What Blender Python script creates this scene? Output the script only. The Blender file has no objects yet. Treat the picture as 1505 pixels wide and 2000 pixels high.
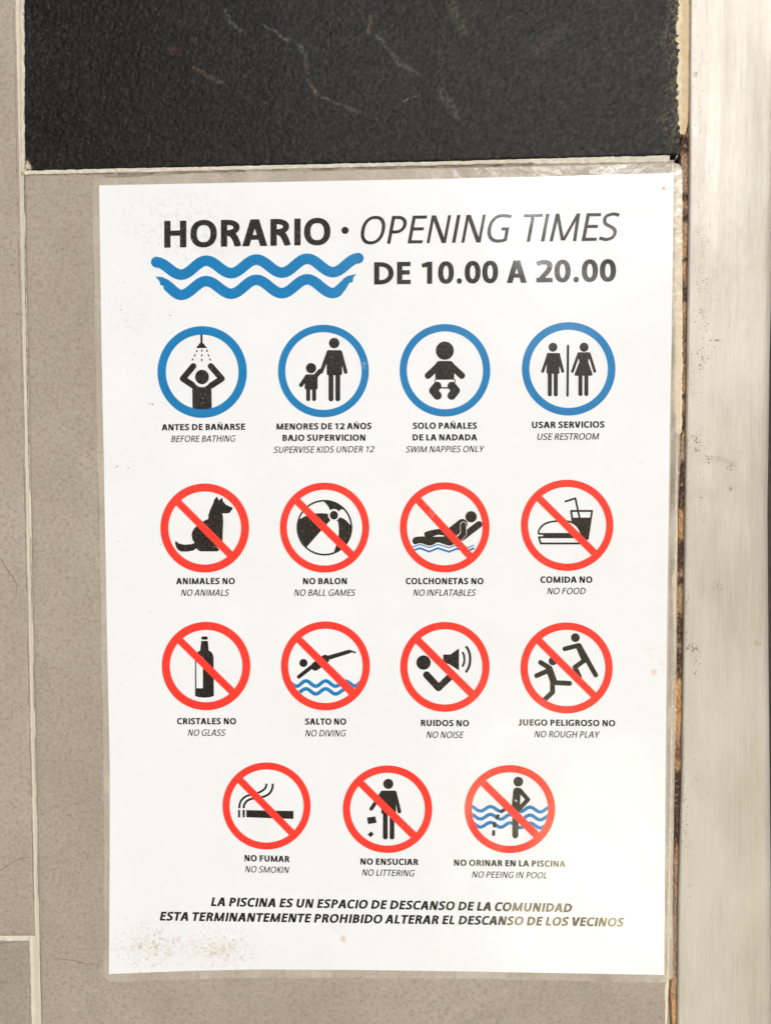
import bpy, math, random
import numpy as np
from mathutils import Vector, Matrix
from mathutils.geometry import delaunay_2d_cdt
random.seed(7); rng = np.random.default_rng(11)
S = bpy.context.scene
COL = S.collection

# ------------------------------------------------------------------ camera
FOC, PW, PH, HZ = 1500.0, 1505.0, 2000.0, 1.5          # focal length in photo pixels; height of the sign's centre
def _rot(a, b, c):
    ca, sa, cb, sb, cc, sc = math.cos(a), math.sin(a), math.cos(b), math.sin(b), math.cos(c), math.sin(c)
    Rx = np.array([[1, 0, 0], [0, ca, -sa], [0, sa, ca]]); Ry = np.array([[cb, 0, sb], [0, 1, 0], [-sb, 0, cb]])
    Rz = np.array([[cc, -sc, 0], [sc, cc, 0], [0, 0, 1]])
    return Rz @ Ry @ Rx
RC = _rot(0.03102903, -0.0194914, 0.00362746)           # wall frame (x right, y up, z out) -> camera
CP = np.array([0.00854119, 0.05015354, 0.40285896])
A = np.array([[1, 0, 0], [0, 0, -1], [0, 1, 0]], float)  # wall frame -> world (x, y, z): y = -out
cam = bpy.data.cameras.new('camera'); camo = bpy.data.objects.new('camera', cam); COL.objects.link(camo)
m3 = A @ RC.T; cw = A @ CP
M = Matrix([list(m3[0]) + [cw[0]], list(m3[1]) + [cw[1]], list(m3[2]) + [cw[2] + HZ], [0, 0, 0, 1]])
camo.matrix_world = M
cam.sensor_fit = 'VERTICAL'; cam.sensor_height = 24.0; cam.lens = FOC / PH * 24.0
cam.clip_start = 0.01; cam.clip_end = 200
S.camera = camo

# ------------------------------------------------------------------ world, sun, exposure
SUN_EL, SUN_AZ = math.radians(28), math.radians(16)      # azimuth to the right of straight out from the wall
w = bpy.data.worlds.new('World'); S.world = w; w.use_nodes = True
nt = w.node_tree; bg = nt.nodes['Background']; sk = nt.nodes.new('ShaderNodeTexSky')
sk.sky_type = 'NISHITA'; sk.sun_disc = False; sk.sun_elevation = SUN_EL
sk.sun_rotation = math.pi - SUN_AZ
nt.links.new(sk.outputs[0], bg.inputs[0]); bg.inputs[1].default_value = 0.05
sl = bpy.data.lights.new('sun', 'SUN'); sl.energy = 2.75; sl.angle = math.radians(11); sl.color = (1.0, 0.982, 0.962)
slo = bpy.data.objects.new('sun', sl); COL.objects.link(slo)
sd = Vector((math.cos(SUN_EL) * math.sin(SUN_AZ), -math.cos(SUN_EL) * math.cos(SUN_AZ), math.sin(SUN_EL)))
slo.rotation_euler = sd.to_track_quat('Z', 'Y').to_euler()
S.view_settings.view_transform = 'Standard'; S.view_settings.look = 'None'
S.view_settings.gamma = 1.0; S.view_settings.exposure = 0.10
S.render.engine = 'CYCLES'; S.cycles.blur_glossy = 0.05

# ------------------------------------------------------------------ helpers
def at(x, y, d=0.0):
    """points on the plane d metres in front of the tiles; x, y measured on the photograph (vectorised)"""
    x = np.asarray(x, float); y = np.asarray(y, float)
    v = np.stack([(x - PW / 2) / FOC, -(y - PH / 2) / FOC, -np.ones_like(x)], -1) @ RC
    t = (d - CP[2]) / v[..., 2]
    p = CP + v * t[..., None]
    return np.stack([p[..., 0], -p[..., 2], p[..., 1] + HZ], -1)

def obj(name, me, mat, parent=None, label=None, smooth=True):
    o = bpy.data.objects.new(name, me); COL.objects.link(o)
    if mat is not None: me.materials.append(mat)
    if smooth and len(me.polygons): me.polygons.foreach_set('use_smooth', [True] * len(me.polygons))
    if parent is not None: o.parent = parent
    if label: o['label'] = label
    return o

def mesh(name, V, F):
    me = bpy.data.meshes.new(name)
    me.from_pydata([tuple(map(float, v)) for v in V], [], F); me.update(); return me

def gridmesh(name, P, attr=None):
    """P: (ny, nx, 3) points, row 0 at top, x to the right; faces look towards the camera"""
    ny, nx = P.shape[:2]
    me = bpy.data.meshes.new(name)
    idx = np.arange(ny * nx).reshape(ny, nx)
    q = np.stack([idx[1:, :-1], idx[1:, 1:], idx[:-1, 1:], idx[:-1, :-1]], -1).reshape(-1, 4)
    me.vertices.add(ny * nx); me.vertices.foreach_set('co', P.reshape(-1).astype(np.float32))
    me.loops.add(q.size); me.loops.foreach_set('vertex_index', q.reshape(-1).astype(np.int32))
    me.polygons.add(len(q)); me.polygons.foreach_set('loop_start', np.arange(0, q.size, 4, dtype=np.int32))
    if attr is not None:
        c = me.color_attributes.new('tint', 'FLOAT_COLOR', 'POINT')
        c.data.foreach_set('color', attr.reshape(-1).astype(np.float32))
    me.update(calc_edges=True); me.validate(); return me

def vnoise(x, y, seed=0):
    xi = np.floor(x).astype(np.int64); yi = np.floor(y).astype(np.int64); fx = x - xi; fy = y - yi
    def h(a, b):
        n = (a * 374761393 + b * 668265263 + seed * 1442695041) & 0xffffffff
        n = ((n ^ (n >> 13)) * 1274126177) & 0xffffffff
        return ((n ^ (n >> 16)) & 0xffff) / 65535.0
    u = fx * fx * (3 - 2 * fx); v = fy * fy * (3 - 2 * fy)
    return (h(xi, yi) * (1 - u) + h(xi + 1, yi) * u) * (1 - v) + (h(xi, yi + 1) * (1 - u) + h(xi + 1, yi + 1) * u) * v
def fbm(x, y, o=4, seed=0, g=0.5):
    s = 0; a = 1; t = 0
    for k in range(o):
        s = s + a * vnoise(x * 2 ** k + 17.3 * k, y * 2 ** k - 9.1 * k, seed + k); t += a; a *= g
    return s / t

def interp(ys, tab):
    a = np.array(tab, float); return np.interp(ys, a[:, 0], a[:, 1])

# ------------------------------------------------------------------ materials
def newmat(name):
    m = bpy.data.materials.new(name); m.use_nodes = True
    nt = m.node_tree; b = nt.nodes['Principled BSDF']
    return m, nt, b
def N(nt, t, **kw):
    n = nt.nodes.new(t)
    for k, v in kw.items():
        if k.startswith('i_'):
            n.inputs[k[2:].replace('_', ' ')].default_value = v
        else: setattr(n, k, v)
    return n
def pos(nt, scale=(1, 1, 1)):
    g = nt.nodes.new('ShaderNodeNewGeometry')
    mp = nt.nodes.new('ShaderNodeMapping'); mp.vector_type = 'POINT'
    mp.inputs['Scale'].default_value = scale
    nt.links.new(g.outputs['Position'], mp.inputs['Vector']); return mp.outputs[0]
def noise(nt, vec, scale, detail=4, rough=0.55, dist=0.0):
    n = N(nt, 'ShaderNodeTexNoise'); n.inputs['Scale'].default_value = scale
    n.inputs['Detail'].default_value = detail; n.inputs['Roughness'].default_value = rough
    n.inputs['Distortion'].default_value = dist
    nt.links.new(vec, n.inputs['Vector']); return n.outputs['Fac']
def ramp(nt, fac, stops):
    r = N(nt, 'ShaderNodeValToRGB'); e = r.color_ramp.elements
    while len(e) < len(stops): e.new(0.5)
    for k, (p, c) in enumerate(stops):
        e[k].position = p; e[k].color = (c, c, c, 1) if not isinstance(c, tuple) else (*c, 1)
    nt.links.new(fac, r.inputs[0]); return r.outputs[0]
def mix(nt, fac, a, b, mode='MIX'):
    n = N(nt, 'ShaderNodeMix', data_type='RGBA', blend_type=mode)
    for s, v in ((0, fac), (6, a), (7, b)):
        if hasattr(v, 'is_linked') or isinstance(v, bpy.types.NodeSocket): nt.links.new(v, n.inputs[s])
        elif s == 0: n.inputs[0].default_value = v
        else: n.inputs[s].default_value = (*v, 1)
    return n.outputs[2]
def mth(nt, op, a, b=None, clamp=False):
    n = N(nt, 'ShaderNodeMath', operation=op, use_clamp=clamp)
    for k, v in ((0, a), (1, b)):
        if v is None: continue
        if isinstance(v, bpy.types.NodeSocket): nt.links.new(v, n.inputs[k])
        else: n.inputs[k].default_value = v
    return n.outputs[0]
def bump(nt, h, strength, dist):
    b = N(nt, 'ShaderNodeBump'); b.inputs['Strength'].default_value = strength; b.inputs['Distance'].default_value = dist
    nt.links.new(h, b.inputs['Height']); return b.outputs[0]
def blob(nt, px, py, rx, ry, d=0.00075):
    """soft round mask centred on a spot of the sheet (rx, ry in photo pixels)"""
    c = at(px, py, d); k = 1 / 3723.0
    g = nt.nodes.new('ShaderNodeNewGeometry')
    s = N(nt, 'ShaderNodeVectorMath', operation='SUBTRACT'); nt.links.new(g.outputs['Position'], s.inputs[0]); s.inputs[1].default_value = tuple(c)
    m = N(nt, 'ShaderNodeVectorMath', operation='MULTIPLY'); nt.links.new(s.outputs[0], m.inputs[0]); m.inputs[1].default_value = (1 / (rx * k), 0, 1 / (ry * k))
    l = N(nt, 'ShaderNodeVectorMath', operation='LENGTH'); nt.links.new(m.outputs[0], l.inputs[0])
    r = N(nt, 'ShaderNodeMapRange', interpolation_type='SMOOTHSTEP'); nt.links.new(l.outputs['Value'], r.inputs[0])
    r.inputs[1].default_value = 0; r.inputs[2].default_value = 1; r.inputs[3].default_value = 1; r.inputs[4].default_value = 0
    return r.outputs[0]

def film(nt, b, rough=0.2):
    """the glossy laminate over paper and print: one coat with the same ripples everywhere"""
    b.inputs['Coat Weight'].default_value = 1.0; b.inputs['Coat Roughness'].default_value = rough
    b.inputs['Coat IOR'].default_value = 1.43
    b.inputs['Specular IOR Level'].default_value = 0.05
    v = pos(nt)
    h = mth(nt, 'ADD', noise(nt, v, 14, 2, 0.5), mth(nt, 'MULTIPLY', noise(nt, v, 420, 3, 0.6), 0.012))
    nt.links.new(bump(nt, h, 1.0, 0.003), b.inputs['Coat Normal'])

def ink(name, col, speck, amt=0.5):
    m, nt, b = newmat(name); v = pos(nt)
    f = ramp(nt, noise(nt, v, 950, 3, 0.75), [(0.50, 0.0), (0.64, 1.0)])
    f2 = ramp(nt, noise(nt, v, 35, 3, 0.6), [(0.35, 0.25), (0.7, 1.0)])
    c = mix(nt, mth(nt, 'MULTIPLY', mth(nt, 'MULTIPLY', f, f2), amt), col, speck)
    sc = ramp(nt, noise(nt, v, 260, 5, 0.75), [(0.70, 0.0), (0.74, 1.0)])   # scuffed-off spots
    c = mix(nt, mth(nt, 'MULTIPLY', sc, 0.35), c, (0.6, 0.58, 0.55))
    nt.links.new(c, b.inputs['Base Color']); b.inputs['Roughness'].default_value = 0.55
    film(nt, b); return m
M_BLACK = ink('black_ink', (0.009, 0.008, 0.0075), (0.085, 0.077, 0.066), 0.8)
M_BLUE = ink('blue_ink', (0.003, 0.16, 0.41), (0.02, 0.23, 0.50), 0.6)
M_RED = ink('red_ink', (0.86, 0.034, 0.024), (0.85, 0.10, 0.06), 0.6)

def paper():
    m, nt, b = newmat('white_paper'); v = pos(nt)
    c = mix(nt, ramp(nt, noise(nt, v, 22, 4, 0.6), [(0.4, 0.0), (0.75, 1.0)]), (0.765, 0.78, 0.82), (0.745, 0.757, 0.785))
    n1 = noise(nt, v, 300, 5, 0.75); n2 = noise(nt, v, 700, 4, 0.7)
    grime = ramp(nt, noise(nt, v, 480, 5, 0.8), [(0.52, 0.0), (0.64, 1.0)])
    def stain(c, cx, cy, rx, ry, col, a, g=grime):
        k = blob(nt, cx, cy, rx, ry)
        if g is not None: k = mth(nt, 'MULTIPLY', k, g)
        return mix(nt, mth(nt, 'MULTIPLY', k, a, True), c, col)
    c = stain(c, 300, 1850, 120, 62, (0.42, 0.30, 0.20), 0.75)
    c = stain(c, 440, 1852, 100, 62, (0.45, 0.30, 0.18), 0.75)
    c = stain(c, 430, 1855, 70, 40, (0.60, 0.46, 0.34), 0.16, None)
    c = stain(c, 300, 1848, 80, 32, (0.60, 0.50, 0.40), 0.10, None)
    c = stain(c, 350, 1790, 110, 40, (0.55, 0.50, 0.30), 0.35)
    c = stain(c, 660, 1810, 35, 40, (0.62, 0.50, 0.33), 0.4)
    c = stain(c, 670, 1834, 9, 11, (0.50, 0.36, 0.22), 0.6, None)
    c = stain(c, 360, 440, 190, 120, (0.42, 0.38, 0.28), 0.45)
    c = stain(c, 250, 620, 60, 60, (0.45, 0.43, 0.38), 0.35)
    c = stain(c, 1285, 1275, 45, 24, (0.72, 0.60, 0.34), 0.8)
    c = stain(c, 1295, 1300, 30, 26, (0.72, 0.60, 0.36), 0.7)
    c = stain(c, 1276, 1313, 9, 9, (0.6, 0.36, 0.2), 0.6, None)
    c = stain(c, 1295, 368, 6, 6, (0.36, 0.22, 0.10), 1.0, None)
    fine = ramp(nt, n2, [(0.70, 0.0), (0.76, 1.0)])
    left = blob(nt, 230, 1000, 420, 1300)
    c = mix(nt, mth(nt, 'MULTIPLY', mth(nt, 'MULTIPLY', fine, left), 0.5), c, (0.45, 0.43, 0.38))
    nt.links.new(c, b.inputs['Base Color']); b.inputs['Roughness'].default_value = 0.6
    film(nt, b); return m
M_PAPER = paper()

def pouch():
    m, nt, b = newmat('laminate_plastic'); v = pos(nt)
    b.inputs['Base Color'].default_value = (0.86, 0.80, 0.71, 1); b.inputs['Roughness'].default_value = 0.24
    h = noise(nt, v, 160, 3, 0.6)
    nt.links.new(bump(nt, h, 0.6, 0.0009), b.inputs['Normal'])
    tr = nt.nodes.new('ShaderNodeBsdfTransparent'); tr.inputs[0].default_value = (0.97, 0.96, 0.94, 1)
    mx = nt.nodes.new('ShaderNodeMixShader')
    k = ramp(nt, noise(nt, pos(nt, (1, 1, 0.5)), 55, 4, 0.6), [(0.3, 0.10), (0.75, 0.46)])
    nt.links.new(k, mx.inputs[0]); nt.links.new(tr.outputs[0], mx.inputs[1]); nt.links.new(b.outputs[0], mx.inputs[2])
    nt.links.new(mx.outputs[0], nt.nodes['Material Output'].inputs['Surface'])
    return m
M_POUCH = pouch()

def stone(name, c1, c2, c3, seed):
    m, nt, b = newmat(name)
    g = nt.nodes.new('ShaderNodeNewGeometry'); mp = N(nt, 'ShaderNodeMapping'); mp.inputs['Location'].default_value = (seed, seed * .7, 0)
    mp.inputs['Scale'].default_value = (1, 1, 1)
    nt.links.new(g.outputs['Position'], mp.inputs['Vector']); v = mp.outputs[0]
    big = noise(nt, v, 9, 5, 0.6, 0.4); mid = noise(nt, v, 480, 5, 0.75); fin = noise(nt, v, 1600, 3, 0.7)
    c = mix(nt, ramp(nt, big, [(0.36, 0.0), (0.64, 1.0)]), c1, c2)
    c = mix(nt, ramp(nt, noise(nt, v, 32, 4, 0.65, 0.6), [(0.5, 0.0), (0.75, 0.45)]), c, tuple(x * .78 for x in c2))
    c = mix(nt, ramp(nt, mid, [(0.48, 0.0), (0.66, 0.75)]), c, c3)
    c = mix(nt, ramp(nt, fin, [(0.54, 0.0), (0.68, 0.6)]), c, tuple(x * 1.35 for x in c1))
    pit = ramp(nt, noise(nt, v, 300, 2, 0.5), [(0.70, 0.0), (0.76, 0.5)])
    c = mix(nt, pit, c, tuple(x * 0.55 for x in c3))
    nt.links.new(c, b.inputs['Base Color']); b.inputs['Roughness'].default_value = 0.72
    h = mth(nt, 'ADD', mth(nt, 'MULTIPLY', mid, 0.5), mth(nt, 'MULTIPLY', fin, 0.25))
    h = mth(nt, 'ADD', h, noise(nt, v, 70, 3, 0.5))
    nt.links.new(bump(nt, h, 0.55, 0.0012), b.inputs['Normal'])
    return m
M_STONE = [stone('grey_stone_%s' % n, tuple(k * x for x in (0.368, 0.322, 0.275)), tuple(k * x for x in (0.31, 0.265, 0.222)), tuple(k * x for x in (0.20, 0.162, 0.128)), s)
           for n, s, k in (('coarse', 0.0, 1.0), ('smooth', 3.0, 0.98), ('brown', 7.0, 0.9))]

def slate():
    m, nt, b = newmat('black_slate'); v = pos(nt)
    at_ = N(nt, 'ShaderNodeVertexColor', layer_name='tint')
    fin = noise(nt, pos(nt, (1, 1, .6)), 800, 3, 0.7)
    c = mix(nt, ramp(nt, fin, [(0.56, 0.0), (0.70, 0.42)]), at_.outputs[0], (0.08, 0.076, 0.068))
    nt.links.new(c, b.inputs['Base Color']); b.inputs['Roughness'].default_value = 0.4
    b.inputs['Specular IOR Level'].default_value = 0.14
    nt.links.new(bump(nt, noise(nt, v, 800, 4, 0.7), 0.6, 0.0006), b.inputs['Normal'])
    return m
M_SLATE = slate()

def rough(name, c1, c2, sc=250, r=0.85, bs=0.6, bd=0.0006, attr=False):
    m, nt, b = newmat(name); v = pos(nt)
    f = ramp(nt, noise(nt, v, sc, 5, 0.7), [(0.35, 0.0), (0.68, 1.0)])
    if attr:
        a = N(nt, 'ShaderNodeVertexColor', layer_name='tint')
        c = mix(nt, mth(nt, 'MULTIPLY', f, 0.35), a.outputs[0], c2)
    else: c = mix(nt, f, c1, c2)
    nt.links.new(c, b.inputs['Base Color']); b.inputs['Roughness'].default_value = r
    nt.links.new(bump(nt, noise(nt, v, sc * 3, 4, 0.7), bs, bd), b.inputs['Normal'])
    return m
M_GROUT = rough('cream_grout', (0.66, 0.62, 0.54), (0.50, 0.46, 0.39))
M_GROUT2 = rough('tinted_grout', None, (0.45, 0.41, 0.34), attr=True)
M_MORTAR = rough('dark_mortar', (0.045, 0.035, 0.028), (0.02, 0.016, 0.013))
M_RUST = rough('rusty_filler', None, (0.05, 0.02, 0.01), 500, attr=True)
M_SEAL = rough('cream_sealant', (0.78, 0.70, 0.54), (0.62, 0.53, 0.38), 160, 0.5)
M_GLINTPAVING = rough('wet_pale_paving', (0.55, 0.46, 0.30), (0.46, 0.38, 0.24), 6, 0.13, 0.0, 0.01); M_GLINTPAVING.node_tree.nodes['Principled BSDF'].inputs['Specular IOR Level'].default_value = 1.0; M_GLINTPAVING.node_tree.nodes['Principled BSDF'].inputs['IOR'].default_value = 2.3; M_GLINTPAVING.node_tree.nodes['Principled BSDF'].inputs['Specular Tint'].default_value = (1.0, 0.86, 0.52, 1)  # unseen floor; gloss and gold tint added to bounce sun glare
M_FLECK = rough('dirt', (0.13, 0.11, 0.08), (0.22, 0.18, 0.13), 300)
M_CRACK = rough('crack_shadow', (0.15, 0.115, 0.085), (0.2, 0.16, 0.12), 300)
M_SCUFF = rough('scuffed_white', (0.6, 0.57, 0.52), (0.75, 0.72, 0.68), 300)
M_TAN = rough('tan_dirt', (0.42, 0.31, 0.20), (0.50, 0.42, 0.32), 300)

def steel():
    m, nt, b = newmat('weathered_steel')
    v = pos(nt, (1, 1, 0.035)); v2 = pos(nt)
    st = noise(nt, v, 900, 4, 0.65); st2 = noise(nt, v, 160, 3, 0.6)
    c = mix(nt, ramp(nt, st, [(0.3, 0.0), (0.75, 1.0)]), (0.475, 0.435, 0.385), (0.385, 0.345, 0.30))
    cl = noise(nt, pos(nt, (1, 1, 0.4)), 16, 4, 0.6)
    c = mix(nt, ramp(nt, cl, [(0.42, 0.0), (0.62, 0.8)]), c, (0.56, 0.54, 0.49))
    c = mix(nt, ramp(nt, noise(nt, pos(nt, (1, 1, 0.55)), 38, 5, 0.7, 0.8), [(0.52, 0.0), (0.72, 0.6)]), c, (0.42, 0.375, 0.315))
    c = mix(nt, ramp(nt, noise(nt, pos(nt, (1, 1, 0.12)), 110, 5, 0.7), [(0.56, 0.0), (0.7, 0.35)]), c, (0.62, 0.60, 0.55))
    blt = ramp(nt, noise(nt, v2, 260, 5, 0.72), [(0.64, 0.0), (0.72, 0.5)])
    c = mix(nt, blt, c, (0.45, 0.42, 0.36))
    nt.links.new(c, b.inputs['Base Color']); b.inputs['Metallic'].default_value = 0.2; b.inputs['Specular IOR Level'].default_value = 0.4; b.inputs['Coat Weight'].default_value = 0.25; b.inputs['Coat Roughness'].default_value = 0.42
    nt.links.new(ramp(nt, st2, [(0.3, 0.44), (0.7, 0.58)]), b.inputs['Roughness'])
    nt.links.new(bump(nt, mth(nt, 'ADD', st, mth(nt, 'MULTIPLY', noise(nt, v2, 45, 4, 0.6), 2.5)), 0.45, 0.0008), b.inputs['Normal'])
    return m
M_STEEL = steel()

# ------------------------------------------------------------------ ground (outside the frame, it lights the wall from below; gold gloss added to glint on the sign)
g = mesh('ground', [(-15, -30, 0), (15, -30, 0), (15, 0.5, 0), (-15, 0.5, 0)], [(0, 1, 2, 3)])
go = obj('ground', g, M_GLINTPAVING, smooth=False); go['kind'] = 'structure'

# ------------------------------------------------------------------ the tiled wall
def box(name, x0, x1, y0, y1, z0, z1, mat, parent=None):
    V = [(x, y, z) for x in (x0, x1) for y in (y0, y1) for z in (z0, z1)]
    F = [(0, 1, 3, 2), (4, 6, 7, 5), (0, 4, 5, 1), (2, 3, 7, 6), (0, 2, 6, 4), (1, 5, 7, 3)]
    return obj(name, mesh(name, V, F), mat, parent, smooth=False)
wall = bpy.data.objects.new('tiled_wall', None); COL.objects.link(wall); wall.location = (0, 0, 0)
wall['label'] = 'tiled wall of brownish grey stone with one black slate tile on top'; wall['category'] = 'wall'
box('mortar_bed', -0.62, 0.42, 0.009, 0.03, 1.02, 2.0, M_MORTAR, wall)

def tile(name, TL, TR, BR, BL, step, mat, parent, hfn, label=None, tint=None, jit=0.5, bev=1.6, T=0.008):
    """a stone tile: displaced front, worn rounded edges, sides going 8 mm back"""
    TL, TR, BR, BL = map(lambda p: np.array(p, float), (TL, TR, BR, BL))
    nx = int(max(np.linalg.norm(TR - TL), 10) / step); ny = int(np.linalg.norm(BL - TL) / step)
    def axis(n, L):
        a = np.linspace(0, 1, n + 1); e = bev / L
        return np.concatenate([[0, e * .35], a[(a > e * 1.2) & (a < 1 - e * 1.2)], [1 - e * .35, 1]])
    u = axis(nx, np.linalg.norm(TR - TL)); v = axis(ny, np.linalg.norm(BL - TL))
    U, Vv = np.meshgrid(u, v)
    P = (TL * (1 - U[..., None]) + TR * U[..., None]) * (1 - Vv[..., None]) + (BL * (1 - U[..., None]) + BR * U[..., None]) * Vv[..., None]
    X, Y = P[..., 0], P[..., 1]
    j = (fbm(X / 9, Y / 9, 3, 5) - 0.5) * 2 * jit
    ex = np.clip(1 - np.minimum(U, 1 - U) * nx / 3, 0, 1); ey = np.clip(1 - np.minimum(Vv, 1 - Vv) * ny / 3, 0, 1)
    Xj = X + j * ex * 2; Yj = Y + j * ey * 2
    h = hfn(X, Y)
    dist = np.minimum(np.minimum(U, 1 - U) * np.linalg.norm(TR - TL), np.minimum(Vv, 1 - Vv) * np.linalg.norm(BL - TL))
    h = h - 0.0005 * np.clip(1 - dist / (bev * 1.4), 0, 1) ** 2
    W = at(Xj, Yj, 0.0); W[..., 1] -= h
    # wrap the sides back
    ring_back = lambda row: row + np.array([0, T, 0])
    W = np.concatenate([ring_back(W[:1]), W, ring_back(W[-1:])], 0)
    W = np.concatenate([W[:, :1] + [0, T, 0], W, W[:, -1:] + [0, T, 0]], 1)
    W[:, :, 1] = np.minimum(W[:, :, 1], T)
    a = None
    if tint is not None:
        a = tint(X, Y); a = np.pad(a, ((1, 1), (1, 1), (0, 0)), mode='edge')
    return obj(name, gridmesh(name, W, a), mat, parent, label)

def h_grey(X, Y): return 0.0004 * fbm(X / 60, Y / 60, 4, 3) + 0.00012 * fbm(X / 8, Y / 8, 2, 9)
def h_slate(X, Y):
    r = np.clip((X - 500) / 800, 0, 1)
    d = fbm(X / 4.2 + Y / 12.0, Y / 5.0, 2, 21); d2 = fbm(X / 5.2 + Y / 9, Y / 7.0 - X / 18, 2, 33)
    return 0.0006 * fbm(X / 90, Y / 90, 3, 4) + 0.00036 * d + 0.00062 * r * d2
def polydist(X, Y, pts):
    D = np.full(X.shape, 1e9)
    for (x0, y0), (x1, y1) in zip(pts[:-1], pts[1:]):
        dx, dy = x1 - x0, y1 - y0; t = np.clip(((X - x0) * dx + (Y - y0) * dy) / (dx * dx + dy * dy), 0, 1)
        D = np.minimum(D, np.hypot(X - x0 - t * dx, Y - y0 - t * dy))
    return D
VEINS = [([(441, 22), (452, 45), (478, 62)], 3.0, (0.14, 0.12, 0.095), .55), ([(515, 50), (545, 68), (565, 82)], 2.2, (0.2, 0.17, 0.14), .6),
         ([(585, 88), (598, 112), (601, 140), (604, 165), (614, 182)], 3.6, (0.16, 0.12, 0.09), .5), ([(614, 182), (635, 192), (690, 215), (702, 224)], 2.5, (0.17, 0.16, 0.15), .5),
         ([(400, 148), (415, 155), (432, 160)], 5.0, (0.14, 0.10, 0.075), .5), ([(380, 135), (400, 148)], 3.0, (0.16, 0.09, 0.05), .7),
         ([(716, 62), (724, 50), (722, 32)], 4, (0.2, 0.14, 0.08), .6), ([(735, 70), (765, 105), (790, 130), (820, 148)], 3.5, (0.15, 0.12, 0.11), .5),
         ([(783, 203), (815, 188)], 1.8, (0.22, 0.2, 0.18), .5), ([(860, 180), (890, 230)], 8, (0.11, 0.11, 0.11), .5),
         ([(335, 95), (345, 100)], 6, (0.14, 0.05, 0.04), .6), ([(885, 10), (900, 60)], 10, (0.1, 0.095, 0.05), .5), ([(1050, 100), (1090, 60)], 12, (0.1, 0.07, 0.06), .4)]
def t_slate(X, Y):
    b = 0.004 + 0.007 * fbm(X / 120, Y / 120, 3, 8) + 0.010 * np.clip((X - 450) / 900, 0, 1)  # lighter to the right: grey sheen put into the colour
    g_ = .55 * vnoise(X / 2.6 + Y / 9, Y / 4.2, 41) + .45 * vnoise(X / 5.5 + Y / 9, Y / 7, 43); b = b * (0.3 + 2.1 * g_ ** 2)
    c = np.stack([b * 1.03, b, b * 0.93], -1)
    wx = X + 14 * (fbm(X / 22, Y / 22, 3, 51) - .5); wy = Y + 14 * (fbm(X / 22, Y / 22, 3, 61) - .5)
    for pts, wd, col, a in VEINS:
        k = np.clip(1 - polydist(wx, wy, pts) / (wd * 1.6), 0, 1) * a * np.clip(vnoise(X / 3, Y / 4, 71) * 1.9 - 0.35, 0, 1)
        c = c * (1 - k[..., None]) + np.array(col) * k[..., None]
    # sealant smeared over the right edge, grout bits at the lower left corner
    k = np.clip((X - 1262 - 40 * fbm(X / 30, Y / 40, 2, 3)) / 60, 0, 1) * np.clip((fbm(X / 2.4 + Y / 4, Y / 5.5 - X / 9, 2, 91) - 0.5) * 5, 0, 1) * .6 * np.clip((300 - Y) / 50, .25, 1)
    c = c * (1 - k[..., None]) + np.array((0.36, 0.28, 0.17)) * k[..., None]
    k = np.clip(1 - np.hypot((X - 50) / 16, (Y - 332) / 20), 0, 1) * 3 * np.clip(fbm(X / 4, Y / 4, 2, 14) * 3 - 1, 0, 1); k = np.clip(k, 0, 1)
    c = c * (1 - k[..., None]) + np.array((0.55, 0.5, 0.38)) * k[..., None]
    return np.concatenate([c, np.ones(X.shape + (1,))], -1)

tile('tile', (-620, -420), (22, -420), (69, 1828), (-620, 1832), 8, M_STONE[0], wall, h_grey, jit=0.35)
tile('tile', (-620, 1840), (58, 1838), (70, 2420), (-620, 2420), 8, M_STONE[2], wall, h_grey, jit=0.7)
tile('tile', (47.5, 341), (1316, 312), (1294, 2420), (89, 2420), 6, M_STONE[1], wall, h_grey, jit=0.35)
tile('tile', (46, -300), (1327, -300), (1327, 303), (49, 334.5), 2.2, M_SLATE, wall, h_slate, 'black slate tile with rusty veins', t_slate, jit=0.9)

def ribbon(name, L, R, d0, amp, mat, parent, y0=0, y1=2000, step=3, n=7, sc=6, seed=1, round_=0.0, tint=None, jl=0.0, jr=0.0, horiz=False, label=None):
    """an uneven strip between two edges given as (along, across) tables; vertical unless horiz"""
    ys = np.arange(y0, y1 + step, step, dtype=float)
    l = interp(ys, L) + jl * (fbm(ys / 8, ys * 0 + seed, 3, seed) - .5) * 2
    r = interp(ys, R) + jr * (fbm(ys / 8, ys * 0 + seed + 5, 3, seed + 9) - .5) * 2
    r = np.maximum(r, l + 0.3)
    u = np.linspace(0, 1, n)
    A_ = l[:, None] * (1 - u) + r[:, None] * u; B_ = np.repeat(ys[:, None], n, 1)
    X, Y = (B_, A_) if horiz else (A_, B_)
    h = amp * (fbm(X / sc, Y / sc, 3, seed) - .5) * 2 + round_ * (np.sqrt(np.clip(1 - (2 * u - 1) ** 2, 0, 1)) - 1)[None, :]
    P = at(X, Y, 0.0); P[..., 1] -= d0 + h
    a = None if tint is None else tint(X, Y, np.repeat(u[None, :], len(ys), 0))
    if horiz:
        P = np.swapaxes(P, 0, 1); a = None if a is None else np.swapaxes(a, 0, 1)
    # skirts back into the joint
    P = np.concatenate([P[:, :1] + [0, .004, 0], P, P[:, -1:] + [0, .004, 0]], 1) if not horiz else np.concatenate([P[:1] + [0, .004, 0], P, P[-1:] + [0, .004, 0]], 0)
    if a is not None: a = np.pad(a, ((0, 0), (1, 1), (0, 0)) if not horiz else ((1, 1), (0, 0), (0, 0)), mode='edge')
    return obj(name, gridmesh(name, P, a), mat, parent, label)

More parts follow.
